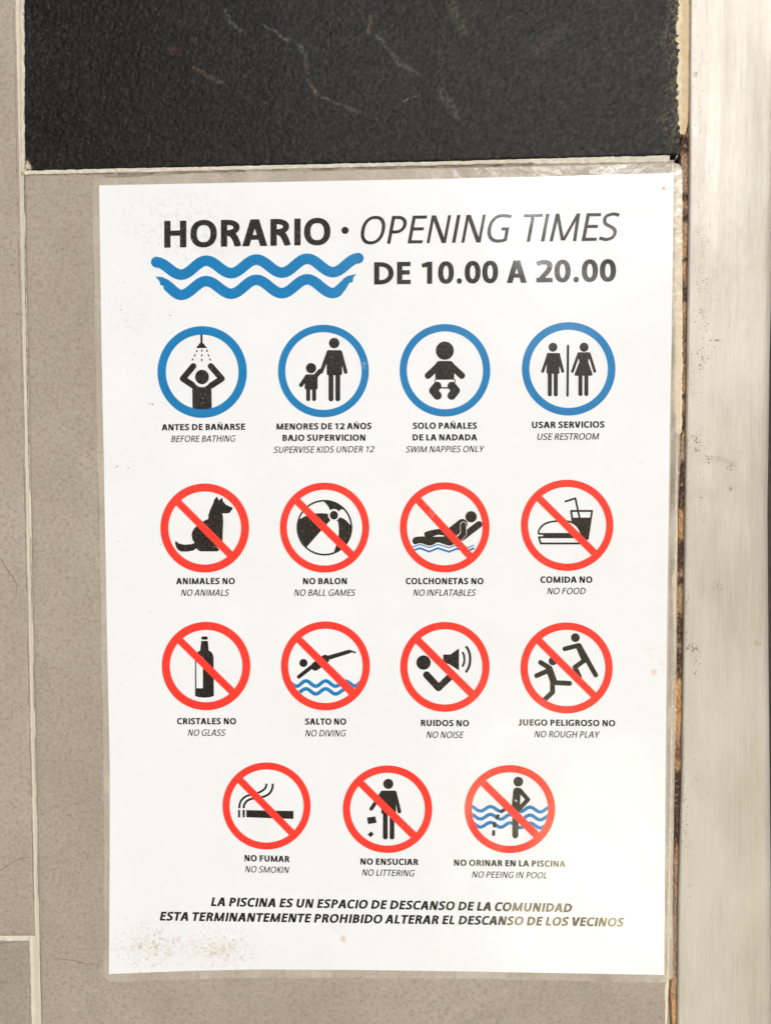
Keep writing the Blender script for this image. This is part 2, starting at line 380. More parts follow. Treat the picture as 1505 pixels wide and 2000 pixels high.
def flatcol(c, X): return np.concatenate([np.broadcast_to(np.array(c, float), X.shape + (3,)), np.ones(X.shape + (1,))], -1)
def t_vg(X, Y, u):
    # pale ridge on the left, greyer hollow on the right
    k = np.clip(0.55 + 0.35 * np.sin(u * 6.0 + 1.2) + 0.25 * (fbm(X / 12, Y / 60, 3, 4) - .5), 0, 1)[..., None]
    c = np.array((0.46, 0.43, 0.37)) * (1 - k) + np.array((0.70, 0.66, 0.56)) * k
    return np.concatenate([c, np.ones(X.shape + (1,))], -1)
ribbon('grout', [(-420, 15), (0, 27), (330, 33.5), (1000, 49.5), (1826, 68), (1828, 57), (2000, 61), (2420, 69)],
       [(-420, 45), (0, 49), (345, 49.5), (1000, 60.5), (1830, 78), (2000, 82.5), (2420, 91)], -0.00035, 0.0003, M_GROUT2, wall, -420, 2420, 4, 9, 10, 3, tint=t_vg, label='upright pale grout joint left of the sign')
ribbon('grout', [(-420, 40), (340, 42.5)], [(-420, 49), (0, 47.5), (150, 49.5), (250, 49), (300, 50.5), (340, 48)], 0.0010, 0.0003, M_GROUT, wall, -420, 338, 2, 5, 5, 8, 0.0006, jr=2.6, label='ragged grout smear along the slate tile')
ribbon('grout', [(-620, 1831), (0, 1828), (60, 1826)], [(-620, 1843), (0, 1841), (60, 1839)], -0.0004, 0.0004, M_GROUT, wall, -620, 58, 3, 6, 8, 5, horiz=True, jr=0.8, label='level grout joint at the lower left')
ribbon('grout', [(40, 333.5), (400, 326), (850, 316), (1306, 303)], [(40, 341.5), (200, 338), (400, 333.5), (650, 328), (850, 323), (1040, 318.5), (1050, 321), (1306, 317)],
       0.0002, 0.00035, M_GROUT, wall, 44, 1306, 2.5, 6, 7, 6, horiz=True, jl=0.6, jr=1.3, label='cracked grout line under the slate tile')
# cream sealant along the right hand edges of the tiles
def t_tan(X, Y, u):
    k = np.clip(u * 3.2 - .5 + 1.4 * (fbm(X / 6, Y / 25, 3, 7) - .5), 0, 1)[..., None]
    c = np.array((0.72, 0.63, 0.46)) * (1 - k) + np.array((0.50, 0.37, 0.21)) * k
    return np.concatenate([c, np.ones(X.shape + (1,))], -1)
M_TANSEAL = rough('tan_sealant', None, (0.62, 0.52, 0.36), 120, 0.55, attr=True)
ribbon('sealant_bead', [(-300, 1323), (0, 1321), (40, 1320), (75, 1314), (90, 1320), (130, 1320), (190, 1318), (230, 1321), (250, 1318), (262, 1323), (266, 1329)],
       [(-300, 1346), (0, 1345), (120, 1344), (200, 1343), (235, 1342), (262, 1338), (266, 1333)], 0.0012, 0.0004, M_TANSEAL, wall, -300, 266, 2, 11, 6, 12, 0.0007, tint=t_tan, jl=4.5, jr=1.0, label='tan sealant bead beside the slate tile')
ribbon('sealant_bead', [(262, 1322), (300, 1322), (312, 1318)], [(262, 1326), (290, 1327), (300, 1325), (306, 1322), (312, 1319)], 0.0003, 0.0003, M_SEAL, wall, 262, 311, 2, 5, 5, 17, 0.0004, jl=1, jr=0.8)
ribbon('sealant_bead', [(330, 1317), (560, 1315), (700, 1316), (740, 1314), (845, 1318), (850, 1320), (1000, 1317), (1100, 1316), (1130, 1311), (1300, 1316), (1350, 1311), (1420, 1309), (1500, 1308), (1640, 1306), (1700, 1303), (1900, 1301), (1950, 1293), (1970, 1297), (2000, 1296), (2420, 1293)],
       [(330, 1331), (560, 1332), (700, 1333), (845, 1331), (849, 1324), (900, 1323), (1000, 1321.5), (1110, 1321), (1300, 1318), (1350, 1313), (1420, 1313), (1640, 1309), (1700, 1308), (1900, 1306), (1950, 1304), (2000, 1302), (2420, 1298)],
       0.0001, 0.0002, M_SEAL, wall, 330, 2420, 2, 6, 6, 19, 0.0004, jl=1.6, jr=0.8, label='thin cream sealant bead along the sign edge')
# rusty crumbling filler between wall and post
RT = [(-300, (.30, .17, .08), .1), (230, (.34, .2, .1), .2), (245, (.03, .015, .01), .9), (262, (.22, .12, .07), .5), (275, (.012, .008, .006), .9), (292, (.02, .012, .01), .9), (300, (.25, .14, .09), .4), (322, (.36, .25, .17), .2),
      (370, (.30, .19, .13), .2), (380, (.08, .04, .03), .8), (400, (.35, .22, .14), .3), (425, (.05, .02, .015), .6), (440, (.42, .27, .17), .2), (500, (.40, .24, .13), .3), (508, (.07, .03, .02), .8), (520, (.45, .27, .15), .2),
      (580, (.10, .04, .02), .8), (595, (.40, .25, .14), .3), (660, (.22, .12, .07), .5), (700, (.30, .17, .09), .5), (768, (.35, .2, .1), .3), (775, (.03, .012, .008), .9), (792, (.4, .22, .12), .3), (830, (.08, .03, .02), .8), (850, (.30, .2, .12), .4),
      (895, (.42, .3, .2), .2), (902, (.018, .007, .006), .95), (985, (.025, .01, .006), .9), (1000, (.50, .28, .13), .25), (1050, (.50, .27, .12), .35), (1065, (.05, .015, .01), .9), (1105, (.10, .04, .02), .7), (1120, (.42, .25, .13), .4), (1135, (.08, .03, .01), .7),
      (1150, (.42, .28, .16), .4), (1200, (.38, .24, .13), .5), (1210, (.03, .01, .008), .95), (1245, (.06, .02, .015), .8), (1260, (.36, .24, .14), .5), (1280, (.10, .04, .02), .8), (1315, (.12, .05, .02), .7), (1335, (.55, .33, .15), .25), (1380, (.50, .26, .10), .4),
      (1420, (.55, .33, .16), .35), (1440, (.42, .25, .16), .4), (1475, (.24, .10, .06), .5), (1500, (.50, .3, .14), .4), (1512, (.14, .07, .04), .8), (1640, (.10, .045, .025), .75), (1655, (.34, .17, .10), .4), (1700, (.40, .24, .16), .3), (1735, (.30, .12, .07), .5), (1750, (.30, .2, .14), .2),
      (1900, (.34, .24, .17), .15), (1920, (.52, .32, .18), .2), (1945, (.40, .22, .12), .3), (1975, (.60, .34, .16), .1), (2420, (.5, .3, .16), .2)]
def t_rust(X, Y, u):
    ry = np.array([r[0] for r in RT], float)
    yy = Y + 10 * (fbm(X / 5, Y / 9, 2, 6) - .5)
    c = np.stack([np.interp(yy, ry, [r[1][k] for r in RT]) for k in range(3)], -1)
    dk = np.interp(yy, ry, [r[2] for r in RT])
    m_ = np.clip((dk - fbm(X / 2.6, Y / 3.4, 3, 77)) * 4, 0, 1)[..., None]
    c = c * (1 - m_) + np.array((0.055, 0.026, 0.016)) * m_
    pale = np.clip((fbm(X / 3.0, Y / 3.5, 2, 55) - .66) * 8, 0, 1)[..., None]
    c = c * (1 - .6 * pale) + np.array((0.55, 0.38, 0.24)) * .6 * pale
    return np.concatenate([c, np.ones(X.shape + (1,))], -1)
ribbon('rusty_filler', [(-300, 1342), (225, 1341), (262, 1332), (300, 1328), (330, 1331), (560, 1331), (850, 1331), (905, 1326), (1000, 1325), (1200, 1321), (1300, 1319), (1340, 1316), (1500, 1318), (1640, 1317), (1750, 1315), (1900, 1312), (1950, 1309), (2000, 1312), (2420, 1308)],
       [(-300, 1353), (0, 1351), (250, 1349), (700, 1344), (1000, 1339), (1250, 1337), (1500, 1334), (1750, 1328), (2000, 1325), (2420, 1320)], -0.0002, 0.0009, M_RUST, wall, -300, 2420, 1.6, 15, 4, 23, 0.0003, tint=t_rust, jl=1.2, label='rust stained filler crumbling beside the metal post')
ribbon('filler_gap', [(900, 1323), (1100, 1320), (1500, 1312), (1700, 1308), (2000, 1302)], [(900, 1326), (1100, 1323), (1340, 1317), (1500, 1319), (1750, 1316), (2000, 1313)], -0.0022, 0.0002, rough('grey_filler', (0.30, 0.27, 0.24), (0.22, 0.2, 0.18)), wall, 900, 2420, 4, 4, 6, 29)

# ------------------------------------------------------------------ the metal post on the right
DP = 0.0018
ys = np.linspace(-480, 2480, 150)
e0 = interp(ys, [(-480, 1351), (0, 1346.5), (400, 1345), (700, 1341), (1000, 1337), (1250, 1334), (1500, 1331), (1750, 1324.5), (2480, 1317)])
e1 = interp(ys, [(-480, 1540), (0, 1530), (400, 1518), (700, 1510), (1000, 1506), (1300, 1508), (1700, 1512), (2480, 1518)])
prof = []          # (offset from left edge m, from right edge weight, depth)
R0, R1 = 0.0014, 0.006
for k in range(7): a = k / 6 * math.pi / 2; prof.append((0, R0 * (1 - math.cos(a)), -R0 * (1 - math.sin(a))))
for t in np.linspace(0.05, 0.93, 26): prof.append((2, t, 0))
for k in range(11): a = k / 10 * math.pi / 2; prof.append((1, -R1 * (1 - math.sin(a)), -R1 * (1 - math.cos(a))))
PL = at(e0, ys, DP); PR = at(e1, ys, DP)
rows = []
for i in range(len(ys)):
    l, r = PL[i], PR[i]; row = [l + [0, 0.03, 0]]
    for kd, o, dd in prof:
        if kd == 0: p = l + [o, 0, 0]
        elif kd == 1: p = r + [o, 0, 0]
        else: p = (l + [R0, 0, 0]) * (1 - t_) + (r - [R1, 0, 0]) * t_ if False else (l + [R0, 0, 0]) * (1 - o) + (r - [R1, 0, 0]) * o
        row.append(p - [0, dd, 0])
    row.append(r + [0, 0.05, 0]); rows.append(row)
post = obj('metal_post', gridmesh('metal_post', np.array(rows)), M_STEEL)
post['label'] = 'upright pale metal post, scuffed and stained, right of the sign'; post['category'] = 'post'

# ------------------------------------------------------------------ dirt flecks (nobody could count them)
def flecks(name, items, d, mat, parent):
    """items: (x, y, size px); little irregular raised crumbs"""
    V, F = [], []
    for x, y, s in items:
        n = 7; a0 = random.random() * 6.28; el = random.uniform(0.5, 1.0); b0 = len(V)
        px = [x + s * math.cos(a0 + k * 2 * math.pi / n) * random.uniform(.6, 1.1) for k in range(n)]
        py = [y + s * el * math.sin(a0 + k * 2 * math.pi / n) * random.uniform(.6, 1.1) for k in range(n)]
        for p in at(px, py, d): V.append(p)
        V.append(at(x, y, d + s * 0.00003))
        for k in range(n): F.append((b0 + n, b0 + (k + 1) % n, b0 + k))
    o = obj(name, mesh(name, V, F), mat, parent); o['kind'] = 'stuff'; return o
def cloud(n, cx, cy, rx, ry, s0, s1, p=1.0):
    out = []
    for _ in range(n):
        a = random.random() * 6.28; r = random.random() ** p
        out.append((cx + rx * r * math.cos(a), cy + ry * r * math.sin(a), s0 + (s1 - s0) * random.random() ** 3))
    return out
pf = cloud(120, 1370, 480, 16, 110, .5, 1.6) + cloud(90, 1372, 610, 20, 90, .5, 1.8) + cloud(70, 1370, 700, 30, 90, .6, 2.2) + cloud(25, 1400, 664, 18, 3, .6, 2.0)
pf += cloud(60, 1358, 860, 16, 30, .6, 2.2) + cloud(40, 1382, 897, 12, 10, .7, 2.0) + cloud(26, 1425, 912, 14, 12, .7, 1.8, .7) + cloud(14, 1426, 952, 6, 9, .7, 1.6)
pf += cloud(18, 1372, 975, 10, 60, .8, 1.8) + cloud(26, 1400, 1144, 12, 12, .7, 1.7) + cloud(60, 1355, 1268, 10, 14, .7, 2.6, 1.5) + cloud(46, 1358, 1290, 9, 30, .6, 1.4)
pf += cloud(26, 1355, 1315, 12, 10, .6, 1.3) + cloud(22, 1477, 1255, 8, 7, .8, 2.0) + cloud(20, 1350, 1420, 16, 140, .6, 1.3) + cloud(22, 1368, 1560, 14, 60, .6, 1.5) + cloud(30, 1345, 1735, 14, 120, .6, 1.4)
pf += cloud(60, 1365, 200, 16, 190, .5, 1.6) + cloud(14, 1357, 146, 6, 5, .8, 2.2) + cloud(24, 1340, 1600, 5, 120, .7, 1.8) + cloud(70, 1420, 900, 70, 900, .4, 1.0)
def crack(pts, wd=1.1, tile_=None, d=0.00045):
    q = spline([(x + random.uniform(-1, 1), y + random.uniform(-1, 1)) for x, y in pts], 5)
    V, F = [], []
    for i, (x, y) in enumerate(q):
        x0, y0 = q[max(i - 1, 0)]; x1, y1 = q[min(i + 1, len(q) - 1)]; l = math.hypot(x1 - x0, y1 - y0)
        nx, ny = -(y1 - y0) / l, (x1 - x0) / l; w_ = wd * random.uniform(.35, 1) * math.sin(math.pi * (i + .6) / (len(q) + .2)) ** .5 / 2
        V += [at(x - nx * w_, y - ny * w_, d), at(x + nx * w_, y + ny * w_, d)]
        if i: F.append((2 * i - 2, 2 * i - 1, 2 * i + 1, 2 * i))
    return obj('hairline_crack', mesh('hairline_crack', V, F), M_CRACK, wall)
flecks('dirt_specks', pf, DP + 0.00005, M_FLECK, post)

# ------------------------------------------------------------------ the sign
sign = bpy.data.objects.new('pool_rules_sign', None); COL.objects.link(sign); sign.location = tuple(at(752, 1120, 0))
bpy.context.view_layer.update()
sign['label'] = 'white laminated pool rules sheet with blue and red round symbols'; sign['category'] = 'sign'
SINV = Matrix.Translation(-Vector(sign.location))
def under(o, parent=None):
    """keep world placement while parenting to the sign or one of its parts"""
    if parent is None: o.data.transform(SINV); o.parent = sign
    else: o.data.transform(SINV); o.parent = parent
    return o
def slab(name, pts, d0, d1, mat, step=None):
    """a thin sheet from its outline (photo px) with a front at d1 and a back at d0"""
    xs = [p[0] for p in pts]; ys_ = [p[1] for p in pts]
    f = at(xs, ys_, d1); b = f.copy(); b[:, 1] = -d0; n = len(pts)
    V = list(f) + list(b); F = [tuple(range(n - 1, -1, -1)), tuple(range(n, 2 * n))]
    for k in range(n): F.append((k, (k + 1) % n, n + (k + 1) % n, n + k))
    o = obj(name, mesh(name, V, F), mat, smooth=False); return o
def dens(pts, st=25):
    out = []
    for (x0, y0), (x1, y1) in zip(pts, pts[1:] + pts[:1]):
        n = max(1, int(math.hypot(x1 - x0, y1 - y0) / st))
        for k in range(n): out.append((x0 + (x1 - x0) * k / n, y0 + (y1 - y0) * k / n))
    return out
pouch_pts = [(181, 350), (400, 338), (850, 330), (1318, 318.5), (1325, 320.5), (1329.5, 325), (1331.5, 334), (1332, 500), (1330, 700), (1328, 860), (1323, 1000), (1321, 1250), (1317, 1500), (1314, 1700), (1313, 1880),
             (1313, 1903), (1310, 1912), (1303, 1917), (1290, 1919.5), (1100, 1915), (850, 1911), (600, 1909), (400, 1911), (300, 1915), (218, 1918), (209, 1913), (203, 1904), (203, 1600), (201, 1400), (193, 1000), (184, 560), (181, 400)]
po = slab('laminate_pouch', dens(pouch_pts), 0.00015, 0.0006, M_POUCH); po['label'] = 'clear plastic pouch whose edge shows round the paper'
under(po)
paper_pts = [(194, 362), (500, 356), (850, 349.5), (1100, 344), (1314.5, 338), (1312, 560), (1307, 850), (1305, 1000), (1302, 1200), (1299, 1500), (1297, 1750), (1296, 1904),
             (1150, 1901.5), (1000, 1899), (850, 1896.5), (700, 1894.5), (500, 1893.5), (380, 1896), (300, 1899), (213, 1902.5), (214.5, 1700), (214.8, 1500), (209.5, 1250), (205, 1000), (199, 700), (196, 500)]
pp = slab('paper_sheet', dens(paper_pts), 0.00062, 0.00075, M_PAPER); under(pp)
DPR = 0.00087

# ---- flat shapes laid over one another: a planar arrangement where the last shape drawn wins
def quads(pts, width, closed=False):
    """a stroked polyline as overlapping quads; width number or function of the tangent"""
    P = np.array(pts, float)
    n = len(P); T = np.zeros_like(P)
    for i in range(n):
        a = P[(i - 1) % n] if (closed or i > 0) else P[i]; b = P[(i + 1) % n] if (closed or i < n - 1) else P[i]
        t = b - a; T[i] = t / max(np.hypot(*t), 1e-9)
    out = []; Lf, Rt = [], []
    for i in range(n):
        w_ = width(T[i]) if callable(width) else width
        nx, ny = -T[i][1], T[i][0]
        Lf.append((P[i][0] + nx * w_ / 2, P[i][1] + ny * w_ / 2)); Rt.append((P[i][0] - nx * w_ / 2, P[i][1] - ny * w_ / 2))
    m_ = n if closed else n - 1
    for i in range(m_):
        j = (i + 1) % n; out.append([Rt[i], Rt[j], Lf[j], Lf[i]])
    return out
def disc(x, y, rx, ry=None, n=40):
    ry = ry or rx
    return [(x + rx * math.cos(2 * math.pi * k / n), y + ry * math.sin(2 * math.pi * k / n)) for k in range(n)]
def line(pts, w_, cap=True):
    out = []
    for a, b in zip(pts[:-1], pts[1:]): out += quads([a, b], w_)
    for k, p in enumerate(pts):
        if cap or 0 < k < len(pts) - 1: out.append(disc(p[0], p[1], w_ / 2, n=20))
    return out
def spline(pts, m_=6, closed=False):
    P = [np.array(p, float) for p in pts]; n = len(P); out = []
    g_ = lambda i: P[i % n] if closed else P[min(max(i, 0), n - 1)]
    for i in range(n if closed else n - 1):
        p0, p1, p2, p3 = g_(i - 1), g_(i), g_(i + 1), g_(i + 2)
        for k in range(m_):
            t = k / m_
            out.append(tuple(0.5 * ((2 * p1) + (-p0 + p2) * t + (2 * p0 - 5 * p1 + 4 * p2 - p3) * t * t + (-p0 + 3 * p1 - 3 * p2 + p3) * t ** 3)))
    if not closed: out.append(tuple(P[-1]))
    return out
def wavepts(ex, m_=8):
    """half cosine waves through the given crests and troughs"""
    out = []
    for (x0, y0), (x1, y1) in zip(ex[:-1], ex[1:]):
        for k in range(m_):
            t = k / m_; out.append((x0 + (x1 - x0) * t, y0 + (y1 - y0) * (1 - math.cos(math.pi * t)) / 2))
    return out + [ex[-1]]

def arrange(shapes, eps=1e-4):
    """shapes: list of (tag or None, polygon). returns {tag: (verts, tris)}"""
    vs, fs, tags = [], [], []
    for tg, poly in shapes:
        a = sum(p[0] * q[1] - q[0] * p[1] for p, q in zip(poly, poly[1:] + poly[:1]))
        if abs(a) < eps * eps: continue
        if a < 0: poly = poly[::-1]
        b0 = len(vs); vs += [Vector((float(p[0]), float(p[1]))) for p in poly]; fs.append(list(range(b0, len(vs)))); tags.append(tg)
    V, _, F, _, _, _ = delaunay_2d_cdt(vs, [], fs, 0, eps, False)
    VA = np.array([(v[0], v[1]) for v in V]); T = np.array([list(f)[:3] for f in F])
    cen = VA[T].mean(1); top = np.full(len(T), -1)
    for q, ids in enumerate(fs):                       # even-odd test of every triangle's middle against every shape
        pq = np.array([(vs[i][0], vs[i][1]) for i in ids]); pr = np.roll(pq, -1, 0)
        lo, hi = pq.min(0), pq.max(0); k = np.nonzero(((cen > lo) & (cen < hi)).all(1))[0]
        if not len(k): continue
        x, y = cen[k, 0][:, None], cen[k, 1][:, None]
        c = (pq[:, 1] > y) != (pr[:, 1] > y)
        dy = np.where(pr[:, 1] == pq[:, 1], 1e-12, pr[:, 1] - pq[:, 1])
        ins = (c & (x < (pr[:, 0] - pq[:, 0]) * (y - pq[:, 1]) / dy + pq[:, 0])).sum(1) % 2 == 1
        top[k[ins]] = q
    res = {}
    for f, o in zip(T.tolist(), top):
        if o < 0: continue
        tg = tags[o]
        if tg is None: continue
        res.setdefault(tg, []).append(f)
    out = {}
    for tg, fl in res.items():
        mp, vv, ff = {}, [], []
        for f in fl:
            r = []
            for i in f:
                if i not in mp: mp[i] = len(vv); vv.append((V[i][0], V[i][1]))
                r.append(mp[i])
            ff.append(r)
        out[tg] = (vv, ff)
    return out
def flat(name, vv, ff, mat, d=DPR):
    vv = np.array(vv, float); W = at(vv[:, 0], vv[:, 1], d)
    F = []
    for f in ff:
        a = sum(vv[f[i]][0] * vv[f[(i + 1) % len(f)]][1] - vv[f[(i + 1) % len(f)]][0] * vv[f[i]][1] for i in range(len(f)))
        F.append(tuple(f) if a < 0 else tuple(f[::-1]))      # y runs down the photograph
    return obj(name, mesh(name, W, F), mat, smooth=False)

# ---- pictograms; figures are drawn in enlarged crops: (x, y) -> origin + (x, y) / scale
def P(tag, *pts): return [(tag, list(pts))]
def Ls(tag, pts, w_, cap=True): return [(tag, q) for q in line(pts, w_, cap)]
def St(tag, pts, w_): return [(tag, q) for q in quads(pts, w_)]
def C(tag, x, y, rx, ry=None): return [(tag, disc(x, y, rx, ry))]

def rounded(*pts, r=12):
    out = []
    n = len(pts)
    for i in range(n):
        p = np.array(pts[i], float); a = np.array(pts[i - 1], float); b = np.array(pts[(i + 1) % n], float)
        da = (a - p) / np.hypot(*(a - p)); db = (b - p) / np.hypot(*(b - p)); rr = min(r, np.hypot(*(a - p)) / 2.1, np.hypot(*(b - p)) / 2.1)
        for t in np.linspace(0, 1, 5): out.append(tuple((p + da * rr) * (1 - t) ** 2 + 2 * t * (1 - t) * p + (p + db * rr) * t ** 2))
    return out
f, wv, wh = 'figure', 'wave', None

FIG = {}
s_ = P(f, (727, 230), (758, 230), (758, 350), (822, 428), (666, 428), (727, 350))
for ls in (((683, 456), (671, 485)), ((656, 516), (642, 545)), ((624, 574), (609, 603)), ((749, 450), (747, 481)), ((747, 515), (745, 545)), ((745, 577), (745, 611)), ((815, 452), (827, 483)), ((835, 516), (848, 546)), ((857, 574), (869, 604))):
    s_ += Ls('spray', ls, 18, False)
s_ += P(f, (612, 1012), (650, 930), (845, 930), (882, 1018), (888, 1310), (617, 1310))
s_ += Ls(f, [(628, 682), (482, 857), (665, 980)], 86) + Ls(f, [(873, 682), (1026, 857), (830, 985)], 86)
s_ += C(wh, 750, 832, 144, 144) + P(wh, (553, 848), (640, 750), (860, 750), (955, 848), (750, 930)) + Ls(f, [(628, 682), (482, 857), (650, 968)], 86) + Ls(f, [(873, 682), (1026, 857), (845, 975)], 86)
s_ += C(wh, 750, 830, 130, 146) + C(f, 750, 833, 97, 102)
FIG['shower'] = s_
s_ = C(f, 872, 342, 70) + [(f, rounded((778, 437), (972, 437), (985, 560), (976, 772), (772, 772), (764, 560), r=24))]
s_ += Ls(f, [(955, 465), (1025, 730)], 50) + Ls(f, [(798, 462), (703, 725)], 54) + Ls(f, [(829, 760), (829, 1088)], 67) + Ls(f, [(920, 760), (920, 1088)], 65)
s_ += C(f, 563, 677, 69) + [(f, rounded((495, 760), (645, 760), (652, 800), (652, 965), (477, 965), (480, 800), r=30))]
s_ += Ls(f, [(508, 788), (430, 904)], 55) + Ls(f, [(628, 780), (685, 715)], 62) + Ls(f, [(525, 955), (525, 1092)], 54) + Ls(f, [(604, 955), (604, 1092)], 54)
s_ += P(wh, (770, 620), (772, 740), (715, 752), (722, 735)) + P(wh, (977, 640), (978, 745), (1004, 745))
FIG['family'] = s_
s_ = C(f, 737, 463, 126, 128) + [(f, rounded((640, 607), (830, 607), (870, 650), (868, 860), (603, 860), (603, 650), r=20))]
s_ += Ls(f, [(662, 662), (503, 812)], 92) + Ls(f, [(812, 662), (974, 812)], 92)
s_ += [(f, rounded((597, 856), (880, 856), (890, 905), (800, 992), (680, 992), (588, 905), r=16)), (wh, rounded((610, 868), (866, 868), (874, 895), (790, 972), (690, 972), (600, 895), r=10))]
s_ += Ls(f, [(632, 955), (577, 1020), (635, 1090)], 118) + Ls(f, [(834, 955), (890, 1020), (832, 1092)], 118)
FIG['baby'] = s_
s_ = C(f, 532, 452, 62, 63) + [(f, rounded((443, 533), (634, 533), (624, 825), (440, 825), r=24))]
s_ += Ls(f, [(466, 560), (388, 790)], 42) + Ls(f, [(610, 560), (667, 790)], 42) + Ls(f, [(487, 815), (487, 1113)], 57) + Ls(f, [(570, 815), (570, 1113)], 57)
s_ += P(wh, (444, 690), (441, 800), (412, 800)) + P(wh, (618, 710), (622, 800), (642, 800))
s_ += Ls('divider', [(742, 432), (735, 1130)], 33)
s_ += C('woman', 966, 452, 62, 64) + [('woman', rounded((868, 523), (1062, 523), (1024, 652), (1092, 852), (824, 852), (900, 652), r=28))]
s_ += Ls('woman', [(886, 560), (803, 792)], 40) + Ls('woman', [(1044, 560), (1116, 790)], 40) + Ls('woman', [(915, 840), (915, 1108)], 57) + Ls('woman', [(998, 840), (998, 1108)], 57)
s_ += P(wh, (894, 634), (900, 655), (836, 812), (822, 812)) + P(wh, (1030, 634), (1022, 655), (1082, 808), (1094, 808))
FIG['restroom'] = s_
dog = [(888, 282), (905, 318), (914, 342), (935, 318), (966, 303), (968, 345), (985, 365), (1008, 395), (1060, 422), (1106, 438), (1103, 466), (1080, 490), (1065, 512), (1035, 522), (985, 520), (963, 518), (972, 575),
       (976, 640), (970, 760), (965, 905), (975, 1010), (900, 1000), (830, 1000), (845, 935), (822, 985), (880, 990), (912, 1015), (915, 1040), (895, 1053), (655, 1053), (622, 1035), (598, 1010), (560, 1040), (480, 1055),
       (385, 1055), (340, 1030), (312, 985), (301, 940), (310, 903), (350, 940), (430, 960), (530, 952), (575, 935), (545, 890), (532, 830), (540, 780), (565, 735), (610, 690), (690, 632), (765, 598), (768, 545), (790, 470), (835, 380), (848, 330)]
FIG['dog'] = P(f, *dog[:21], *dog[24:])
def sector(cx, cy, r, pts): return pts
s_ = C(f, 706, 721, 391, 391)
arc = lambda a0, a1, n=14, r=366: [(706 + r * math.cos(math.radians(a0 + (a1 - a0) * k / n)), 721 + r * math.sin(math.radians(a0 + (a1 - a0) * k / n))) for k in range(n + 1)]
s_ += P(wh, *(arc(200, 266) + [(700, 358), (735, 395), (765, 435), (785, 480), (758, 525), (660, 518), (580, 522), (500, 538), (430, 562), (368, 598)]))
s_ += P(wh, *([(903, 505), (920, 478), (940, 465), (966, 465)] + arc(-42, -6, 6) + [(1050, 665), (1010, 620), (965, 590), (918, 575)]))
s_ += P(wh, *([(792, 612), (892, 625), (904, 690), (906, 780), (898, 880), (870, 965), (836, 1065)] + arc(70, 133) + [(460, 988)]))
s_ += C(wh, 838, 543, 82, 84) + C(f, 838, 547, 57, 61)
FIG['ball'] = s_
s_ = St(wv, [(240, 1052), (262, 1043), (378, 1003), (508, 1050), (640, 1003), (800, 1053), (930, 1008), (1065, 1056), (1170, 1012)], 17)
s_ += St(wv, [(280, 1088), (378, 1058), (508, 1110), (640, 1058), (800, 1112), (920, 1066), (1085, 1098), (1172, 1056)], 30)
s_ += [(f, spline([(262, 945), (285, 905), (350, 888), (450, 886), (600, 890), (780, 890), (900, 925), (880, 995), (820, 1022), (760, 1012), (640, 975), (560, 1012), (500, 1020), (380, 985), (300, 1003), (270, 978)], 4, True))]
s_ += [(f, spline([(437, 850), (450, 822), (500, 805), (600, 782), (680, 775), (800, 780), (880, 830), (800, 880), (650, 862), (560, 888), (500, 895), (445, 880)], 4, True))]
s_ += P(wh, (570, 884), (650, 862), (760, 882))
s_ += Ls(f, [(1240, 710), (985, 905)], 100) + Ls(f, [(985, 905), (830, 945)], 90) + Ls(f, [(995, 708), (840, 830)], 160) + Ls(f, [(860, 850), (780, 905)], 110)
s_ += P(wh, (1040, 760), (1085, 745), (1075, 700), (1120, 700), (1170, 680), (1060, 768))
s_ += Ls(wh, [(1012, 715), (1012, 845), (935, 935)], 96) + Ls(f, [(1012, 715), (1012, 850), (945, 925)], 80) + C(f, 1125, 597, 84)
FIG['float'] = s_
s_ = P('cup', (790, 580), (1065, 580), (1030, 880), (1012, 893), (990, 888), (900, 810), (790, 660)) + Ls('cup', [(785, 487), (1077, 487), (1018, 878)], 28) + Ls('cup', [(785, 487), (808, 650)], 28) + Ls('cup', [(705, 355), (845, 310), (905, 592)], 27)
bun = spline([(336, 806), (329, 785), (345, 740), (400, 680), (480, 645), (580, 630), (700, 628), (790, 645), (860, 690), (905, 750), (922, 806)], 5)
s_ += P(wh, *bun) + [(f, q) for q in quads(bun, 26)] + Ls(f, [(338, 808), (920, 808)], 26) + P(f, (392, 795), (920, 795), (920, 865), (392, 865)) + C(wh, 385, 831, 9) + P(wh, (330, 822), (385, 822), (385, 840), (330, 840))
s_ += Ls(f, [(918, 855), (334, 855), (360, 942), (918, 942)], 27)
FIG['food'] = s_
s_ = Ls(f, [(690, 295), (738, 295)], 46) + P(f, (668, 335), (760, 335), (772, 470), (805, 488), (830, 520), (840, 565), (845, 1105), (790, 1124), (715, 1130), (640, 1125), (582, 1108), (580, 560), (595, 515), (620, 487), (652, 470))
s_ += P(wh, (597, 560), (690, 560), (690, 998), (600, 998))
FIG['bottle'] = s_
s_ = C(f, 412, 645, 57) + Ls(f, [(347, 838), (560, 672)], 54) + Ls(f, [(578, 692), (715, 590)], 122) + P(f, (740, 545), (1030, 462), (1062, 459), (1138, 486), (1132, 508), (1090, 496), (1055, 512), (775, 598)) + C(f, 1131, 497, 14)
a_ = wavepts([(190, 905), (316, 970), (447, 895), (585, 970), (722, 895), (862, 970), (1003, 900), (1133, 968), (1230, 905)])
b_ = wavepts([(310, 1075), (447, 1005), (585, 1078), (722, 1005), (862, 1078), (1003, 1010), (1100, 1060)])
FIG['dive'] = [(wv, q) for q in quads(a_, 51)] + [(wv, q) for q in quads(b_, 51)] + s_
s_ = C(f, 442, 638, 101) + Ls(f, [(486, 811), (652, 990)], 100) + Ls(f, [(652, 990), (800, 850)], 96) + P('speaker', (717, 525), (820, 525), (938, 437), (938, 750), (800, 660), (717, 640))
